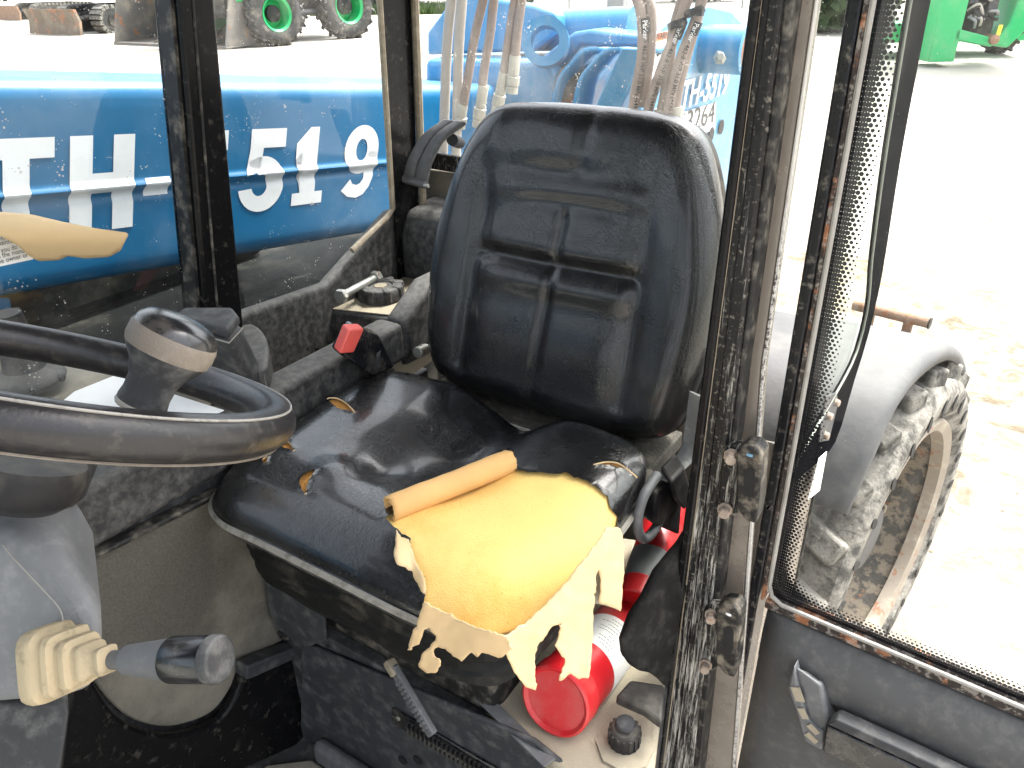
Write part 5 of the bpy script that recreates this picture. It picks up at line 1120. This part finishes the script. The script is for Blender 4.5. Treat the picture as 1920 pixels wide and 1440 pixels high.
# ------------------------------------------------------------------ yard behind
def gp_(x, y, z=None):
    q = onZ(x, y, .3)
    for _ in range(20): q = onZ(x, y, float(gz(q[0], q[1])))
    return q
def bigwheel(parent, c, nrm, R, W, rimR, mat, lugs=18):
    nrm = A(nrm, float) if False else np.array(nrm, float); nrm /= np.linalg.norm(nrm)
    t = np.cross((0, 0, 1.), nrm); t /= np.linalg.norm(t)
    wh = G().lathe(c, nrm, [(rimR*.35, -W*.15), (rimR*.55, -W*.10), (rimR*.85, -W*.25), (rimR*.9, W*.36), (rimR*1.04, W*.46), (rimR*1.06, W*.3), (rimR*1.06, -W*.45), (rimR*.3, -W*.45)], 32).obj('wheel', mat, parent, smooth=40)
    G().lathe(c, nrm, [(rimR*1.0, W*.40), (rimR*1.18, W*.5), (R*.86, W*.5), (R*.94, W*.40), (R*.94, -W*.40), (R*.86, -W*.5), (rimR*1.0, -W*.48)], 40, close=True).obj('tyre', tyrebg, wh, smooth=40)
    G().lathe(c, nrm, [(rimR*.5, -W*.1), (rimR*.5, W*.12), (rimR*.3, W*.2), (0, W*.2)], 16).obj('hub', gdark, wh)
    for i in range(lugs):
        for sg in (-1, 1):
            a = 2*math.pi*(i+.25*sg)/lugs; rad = math.cos(a)*t+math.sin(a)*A([0, 0, 1.]); tan_ = np.cross(nrm, rad); sl_ = .65*sg
            ax1 = nrm*math.cos(sl_)+tan_*math.sin(sl_); ax2 = np.cross(rad, ax1)
            G().obox(c+nrm*W*.24*sg+rad*R*.955, ax1*W*.29, ax2*R*.05, rad*R*.05).obj('tyre_lug', tyrebg, wh)
    return wh
# green telehandler
b1, b2 = gp_(520, 86), gp_(652, 72)
gt = thing('telehandler', 'green-rimmed telehandler parked on the white yard beside a loader bucket', 'telehandler', tuple((b1+b2)/2))
fw = (b2-b1); fw /= np.linalg.norm(fw); nrm = np.cross(fw, (0, 0, 1.)); nrm = nrm if nrm@(CAM-b1) > 0 else -nrm
nr2 = nrm*.94+fw*.34; nr2 /= np.linalg.norm(nr2)
dpx = float((b1-CAM)@_d); Rw = 56*dpx/FPX
for b_, R_ in ((b1, Rw), (b2, Rw*1.12)):
    bigwheel(gt, b_+A([0, 0, R_*.97]), A([-_d[0], -_d[1], 0])*.72+A([_r[0], _r[1], 0])*.70, R_, R_*.62, R_*.52, green)
for b_ in (b1, b2):
    bigwheel(gt, b_-nrm*1.9+A([0, 0, Rw*.97]), nrm*-1, Rw, Rw*.62, Rw*.52, green)
m_ = (b1+b2)/2-nrm*.95; Lh = np.linalg.norm(b2-b1)/2
G().obox(m_+A([0, 0, Rw*1.25]), fw*(Lh+.9), nrm*.55, A([0, 0, Rw*.38])).obj('chassis', gdark, gt, bevel=.05)
G().obox(m_-fw*(Lh+.25)+A([0, 0, Rw*1.55]), fw*.45, nrm*.75, A([0, 0, Rw*.22])).obj('front_guard', green, gt, bevel=.05)
G().obox(m_+nrm*.35+A([0, 0, Rw*2.5]), fw*.7, nrm*.42, A([0, 0, Rw*.95])).obj('cab', gdark, gt, bevel=.08)
G().obox(m_-nrm*.4+A([0, 0, Rw*2.2]), fw*(Lh+1.8), nrm*.22, A([0, 0, Rw*.35])).obj('boom', green, gt, bevel=.04)
G().tube([b1-nrm*.3+A([0, 0, Rw*.9]), b2-nrm*.3+A([0, 0, Rw*.95])], Rw*.10, 8).obj('side_step', steel, gt)
# loader bucket standing on the yard
k0, k1 = gp_(214, 84), gp_(425, 94); kd = (k1-k0); Lk = np.linalg.norm(kd); kd /= Lk; kn_ = np.cross(kd, (0, 0, 1.)); kn_ = kn_ if kn_@(CAM-k0) > 0 else -kn_
lbk = thing('loader_bucket', 'worn steel loader bucket resting open side out on the yard', 'bucket', tuple((k0+k1)/2))
kh = Lk*.44
pr_ = [(0.0, .012), (.25, .02), (.55, .06), (.78, .22), (.82, .5), (.72, .85), (.55, 1.0)]          # (depth back, height)
g = G(); pts = []
for e in (0, 1):
    for dpt, hgt in catmull(pr_, 5): pts.append(k0+kd*Lk*e-kn_*dpt*kh*1.1+A([0, 0, hgt*kh]))
k = len(pts)//2; g.add(pts, [(i, i+1, k+i+1, k+i) for i in range(k-1)]); g.obj('shell', bsteel, lbk, solid=.03, smooth=50)
for e in (.004, .5, .996):
    if e == .5: continue
    side_p = [k0+kd*Lk*e-kn_*a*kh*1.1+A([0, 0, b*kh]) for a, b in [(0, .02)]+pr_[1:]]+[k0+kd*Lk*e-kn_*.3*kh+A([0, 0, .98*kh])]
    G().prism(side_p, kd*.03*(1 if e < .5 else -1)).obj('side_plate', bsteel, lbk)
G().prism([k0+A([0, 0, .005]), k1+A([0, 0, .005]), k1-kn_*.16+A([0, 0, .02]), k0-kn_*.16+A([0, 0, .02])], (0, 0, .035)).obj('cutting_edge', sealsil, lbk)
for e in (.3, .55, .8):
    G().prism([k0+kd*Lk*e-kn_*a*kh*1.05+A([0, 0, b*kh]) for a, b in ((.1, .03), (.5, .08), (.74, .25), (.78, .5), (.5, .2))], kd*.02).obj('rib', bsteel, lbk)
# compact excavators with dozer blades
def excavator(label, base, ang, s, bladecol, group=None):
    t = thing('excavator', label, 'excavator', tuple(base)); f = A([math.cos(ang), math.sin(ang), 0]); sdv = A([-f[1], f[0], 0]); up_ = A([0, 0, 1.])
    for sg in (-1, 1):
        g = G(); pts = []; Lt, Rt = .85*s, .24*s
        loop = [(Lt*c_+Rt*math.sin(a), Rt-Rt*math.cos(a)) for c_, a in [(1, a) for a in np.linspace(0, math.pi, 9)]+[(-1, a) for a in np.linspace(math.pi, 2*math.pi, 9)]]
        o_ = [base+f*x+up_*z+sdv*(sg*.62*s-.16*s) for x, z in loop]
        tr_ = G().prism(o_, sdv*.32*s).obj('track', tyrebg, t, smooth=30)
        per = []
        for i in range(len(loop)):
            a, b = np.array(loop[i]), np.array(loop[(i+1) % len(loop)]); n3 = max(1, int(np.linalg.norm(b-a)/(.13*s)))
            for j in range(n3): per.append((a+(b-a)*(j+.5)/n3, (b-a)/np.linalg.norm(b-a)))
        for q, d_ in per:
            c_ = base+f*q[0]+up_*q[1]+sdv*sg*.62*s; td = f*d_[0]+up_*d_[1]; nd = np.cross(td, sdv)
            G().obox(c_, td*.035*s, sdv*.17*s, nd*.035*s).obj('track_pad', tyre, tr_)
        for x in (-.8, -.4, 0, .4, .8):
            G().lathe(base+f*x*s+up_*.24*s+sdv*(sg*.62*s+.17*s*sg), sdv*sg, [(.13*s, -.04), (.13*s, .01), (.05*s, .03), (0, .03)], 14).obj('roller', gdark, tr_)
    G().obox(base+up_*.40*s, f*.7*s, sdv*.45*s, up_*.12*s).obj('undercarriage', gdark, t, bevel=.03)
    G().obox(base+up_*1.0*s-f*.2*s, f*.95*s, sdv*.75*s, up_*.38*s).obj('body', gdark, t, bevel=.08)
    G().obox(base+up_*1.9*s+f*.1*s, f*.5*s, sdv*.4*s, up_*.6*s).obj('cab', gdark, t, bevel=.08)
    bl_ = base+f*1.55*s+up_*.24*s
    G().prism([bl_+sdv*y_+f*x_+up_*z_ for y_ in (-.9*s,) for x_, z_ in ((.04*s, -.23*s), (.10*s, -.23*s), (.05*s, 0), (.12*s, .22*s), (.06*s, .22*s), (0, 0))], sdv*1.8*s).obj('dozer_blade', bladecol, t)
    for sg in (-1, 1): G().tube([base+f*.5*s+up_*.36*s+sdv*.3*s*sg, bl_+sdv*.4*s*sg], .05*s, 8).obj('blade_arm', gdark, t)
    G().tube(catmull([base+f*.7*s+up_*1.0*s, base+f*1.5*s+up_*2.4*s, base+f*2.6*s+up_*2.5*s, base+f*2.9*s+up_*1.6*s], 5), .13*s, 8).obj('arm', gdark, t)
    return t
e1 = gp_(245, 56); toC = math.atan2(CAM[1]-e1[1], CAM[0]-e1[0])
excavator('dark tracked excavator with a brown dozer blade facing the cab', e1, toC-1.0, 1.35, brownp, 'excavators at the yard edge')
e2 = gp_(110, 34); excavator('tracked excavator with rusty orange blade at the yard edge', e2, toC-1.1, 1.1, rusty, 'excavators at the yard edge')
# chain-link fence behind, with posts, and grass strip
f0, f1 = gp_(640, 28)+A([0, 0, 0]), gp_(1500, 14)
fen = thing('chain_link_fence', 'grey chain-link fence running behind the blue rear tower', 'fence', tuple((f0+f1)/2))
fd_ = (f1-f0); Lf = np.linalg.norm(fd_[:2]); fd_ = fd_/Lf; fd_[2] = 0
npost = 8
for i in range(npost+1):
    b_ = f0+(f1-f0)*i/npost; zg = float(gz(b_[0], b_[1])); G().tube([(b_[0], b_[1], zg-.05), (b_[0], b_[1], zg+2.0)], .035, 8).obj('post', fencem, fen)
g = G(); st_ = .11; nh = int(Lf/st_); zb = float(f0[2]); hf = 1.9
def wire(a, b):
    a, b = np.array(a), np.array(b); dd = (b-a)/np.linalg.norm(b-a); s1 = np.cross(dd, (.5, .8, .1)); s1 /= np.linalg.norm(s1); s2 = np.cross(dd, s1); r_ = .005
    o_ = [r_*s1, -.5*r_*s1+.87*r_*s2, -.5*r_*s1-.87*r_*s2]; g.add([a+q for q in o_]+[b+q for q in o_], [(0, 1, 4, 3), (1, 2, 5, 4), (2, 0, 3, 5)])
for i in range(-int(hf/st_), nh):
    for sg in (1, -1):
        x0_, x1_ = i*st_, i*st_+hf
        za, zb_ = (0, hf) if sg > 0 else (hf, 0)
        c0_, c1_ = max(x0_, 0), min(x1_, Lf)
        if c1_ <= c0_: continue
        ta, tb = (c0_-x0_)/hf, (c1_-x0_)/hf
        wire(f0+fd_*c0_+A([0, 0, za+(zb_-za)*ta]), f0+fd_*c1_+A([0, 0, za+(zb_-za)*tb]))
o = g.obj('wire_mesh', fencem, fen, smooth=0, fix=False); o['kind'] = 'stuff'
gb = G()
nrmf = np.cross(fd_, (0, 0, 1.)); nrmf = nrmf if nrmf@(CAM-f0) < 0 else -nrmf
for i in range(14000):
    q = f0+fd_*random.uniform(-1, Lf*.42)+nrmf*(random.random()**1.3*7-.8); z = float(gz(q[0], q[1])); h = random.uniform(.1, .38); a = random.uniform(0, 6.28); w_ = .03
    e = A([math.cos(a), math.sin(a), 0]); gb.add([(q[0]-e[0]*w_, q[1]-e[1]*w_, z), (q[0]+e[0]*w_, q[1]+e[1]*w_, z), (q[0]+e[1]*h*.4, q[1]-e[0]*h*.4, z+h)], [(0, 1, 2)])
o = gb.obj('grass_strip', grass, smooth=0, fix=False); o['kind'] = 'stuff'; o['label'] = 'rough green grass growing along the chain-link fence'; o['category'] = 'grass'
# bushes beyond the fence
for i, (x, y, R_) in enumerate(((700, 24, 2.2), (1545, 58, 1.3), (930, 24, 1.8), (-60, 8, 2.6), (1330, 6, 2.2))):
    c_ = gp_(x, y)+nrmf*(2.5 if i != 1 else 0); c_[2] = gz(c_[0], c_[1])
    tb = thing('bush', ('leafy bush beyond the fence behind the green telehandler', 'small grey-green bush on the yard beside the green lift', 'low bush beyond the chain-link fence behind the hoses', 'broad bush at the yard edge behind the excavators', 'dark bush beyond the fence behind the tower plate')[i], 'bush', tuple(c_), 'bushes along the yard edge')
    g = G()
    for j in range(5): 
        a = random.uniform(0, 6.28); g.tube([c_, c_+A([math.cos(a)*.3*R_, math.sin(a)*.3*R_, .6*R_])], [.05, .02], 6)
    g.obj('stems', M('bark', (.07, .05, .035), .9), tb)
    g = G()
    for j in range(2600):
        v = rng.normal(size=3); v /= np.linalg.norm(v); rr_ = R_*(.45+.55*random.random()**.5)*(1+.3*mnoise.noise(tuple(v*2.2)+()))
        q = c_+A([v[0]*rr_*1.1, v[1]*rr_*1.1, R_*.62+v[2]*rr_*.62]); a = rng.normal(size=3)*.09; b_ = rng.normal(size=3)*.09
        g.add([q-a, q+b_, q+a, q-b_], [(0, 1, 2, 3)])
    g.obj('foliage', leafm, tb, smooth=0, fix=False)
# grey utility cabinet by the fence
ub_ = gp_(1155, 40); sc_ = float((ub_-CAM)@_d)/FPX
uc = thing('utility_cabinet', 'plain grey metal cabinet post standing in front of the fence', 'cabinet', tuple(ub_))
G().obox(ub_+A([0, 0, .75]), (sc_*17, 0, 0), (0, .12, 0), (0, 0, .75)).obj('cabinet_body', greym, uc, bevel=.02)
G().obox(ub_+A([0, -.125, .8]), (sc_*12, 0, 0), (0, .006, 0), (0, 0, .5)).obj('door_panel', greym, uc, bevel=.005)
G().obox(ub_+A([0, 0, 1.52]), (sc_*19, 0, 0), (0, .15, 0), (0, 0, .02)).obj('cap', greym, uc, bevel=.005)
# green boom lift at the right
gb0 = gp_(1770, 128); Dg = float((gb0-CAM)@_d); pxm = Dg/FPX
gl2 = thing('boom_lift', 'green boom lift seen from its counterweight, bare hydraulics in the middle', 'lift', tuple(gb0))
rh = A([_r[0], _r[1], 0]); rh /= np.linalg.norm(rh); fh = A([_d[0], _d[1], 0]); fh /= np.linalg.norm(fh); zup = A([0, 0, 1.])
cz_ = 1/math.cos(PITCH)
def gq(x, y, back=0.0): # metric offset from the anchor in the machine's own upright plane
    return gb0+rh*(x-1770)*pxm+zup*(128-y)*pxm*1.10+fh*back
G().prism([gq(1738, -120), gq(1790, -120), gq(1786, 118), gq(1738, 118)], fh*.5).obj('turntable_panel', green, gl2, bevel=.02)
G().prism([gq(1738, -200), gq(1980, -200), gq(1980, -60), gq(1738, -60)], fh*1.0).obj('upper_deck', green, gl2, bevel=.03)
cwp = [gq(1850, -120), gq(1870, -60), gq(1880, 0), gq(1872, 60), gq(1846, 92), gq(1880, 98), gq(1905, 70), gq(1920, 20), gq(1922, -40), gq(1915, -120)]
G().prism(cwp, fh*.6).obj('counterweight', green, gl2, bevel=.03)
G().prism([gq(1776, 66), gq(1850, 82), gq(1850, 96), gq(1776, 84)], fh*.4).obj('lower_frame', green, gl2, bevel=.02)
G().prism([gq(1788, -80, .2), gq(1860, -80, .2), gq(1856, 84, .2), gq(1786, 74, .2)], fh*.25).obj('engine_bay', gdark, gl2, bevel=.02)
for i in range(14):
    x_, y_ = random.uniform(1792, 1840), random.uniform(0, 50)
    G().tube(catmull([gq(x_, y_, .1), gq(x_+random.uniform(5, 14), y_+random.uniform(-12, 12), .0), gq(x_+random.uniform(15, 34), y_+random.uniform(-14, 18), .1)], 4), .022, 6).obj('hose', (fencem, gdark, hoseg)[i % 3], gl2)
for x_, y_ in ((1800, 20), (1822, 10), (1836, 30), (1812, 48)):
    G().obox(gq(x_, y_, .12), rh*.07, fh*.08, zup*.09).obj('valve_block', (steel, green, greym)[int(x_) % 3], gl2, bevel=.01)
G().prism([gq(1852, 62, -.004), gq(1860, 62, -.004), gq(1859, 78, -.004), gq(1851, 78, -.004)], fh*.003).obj('yellow_sticker', yell, gl2)
c_ = gq(1848, 84); G().lathe(c_, -fh, [(.07, -.2), (.07, .06), (.04, .08)], 14).obj('lower_pin', rusty, gl2)
for x_ in (1700, 1960):
    cW = gq(x_, 118, 1.4); cW[2] = gz(cW[0], cW[1])+.45
    bigwheel(gl2, cW, -rh if x_ < 1800 else rh, .45, .3, .26, green, 14)
G().obox(gq(1830, 118, 1.4)+zup*.35, rh*1.3, fh*.4, zup*.15).obj('chassis', green, gl2, bevel=.03)
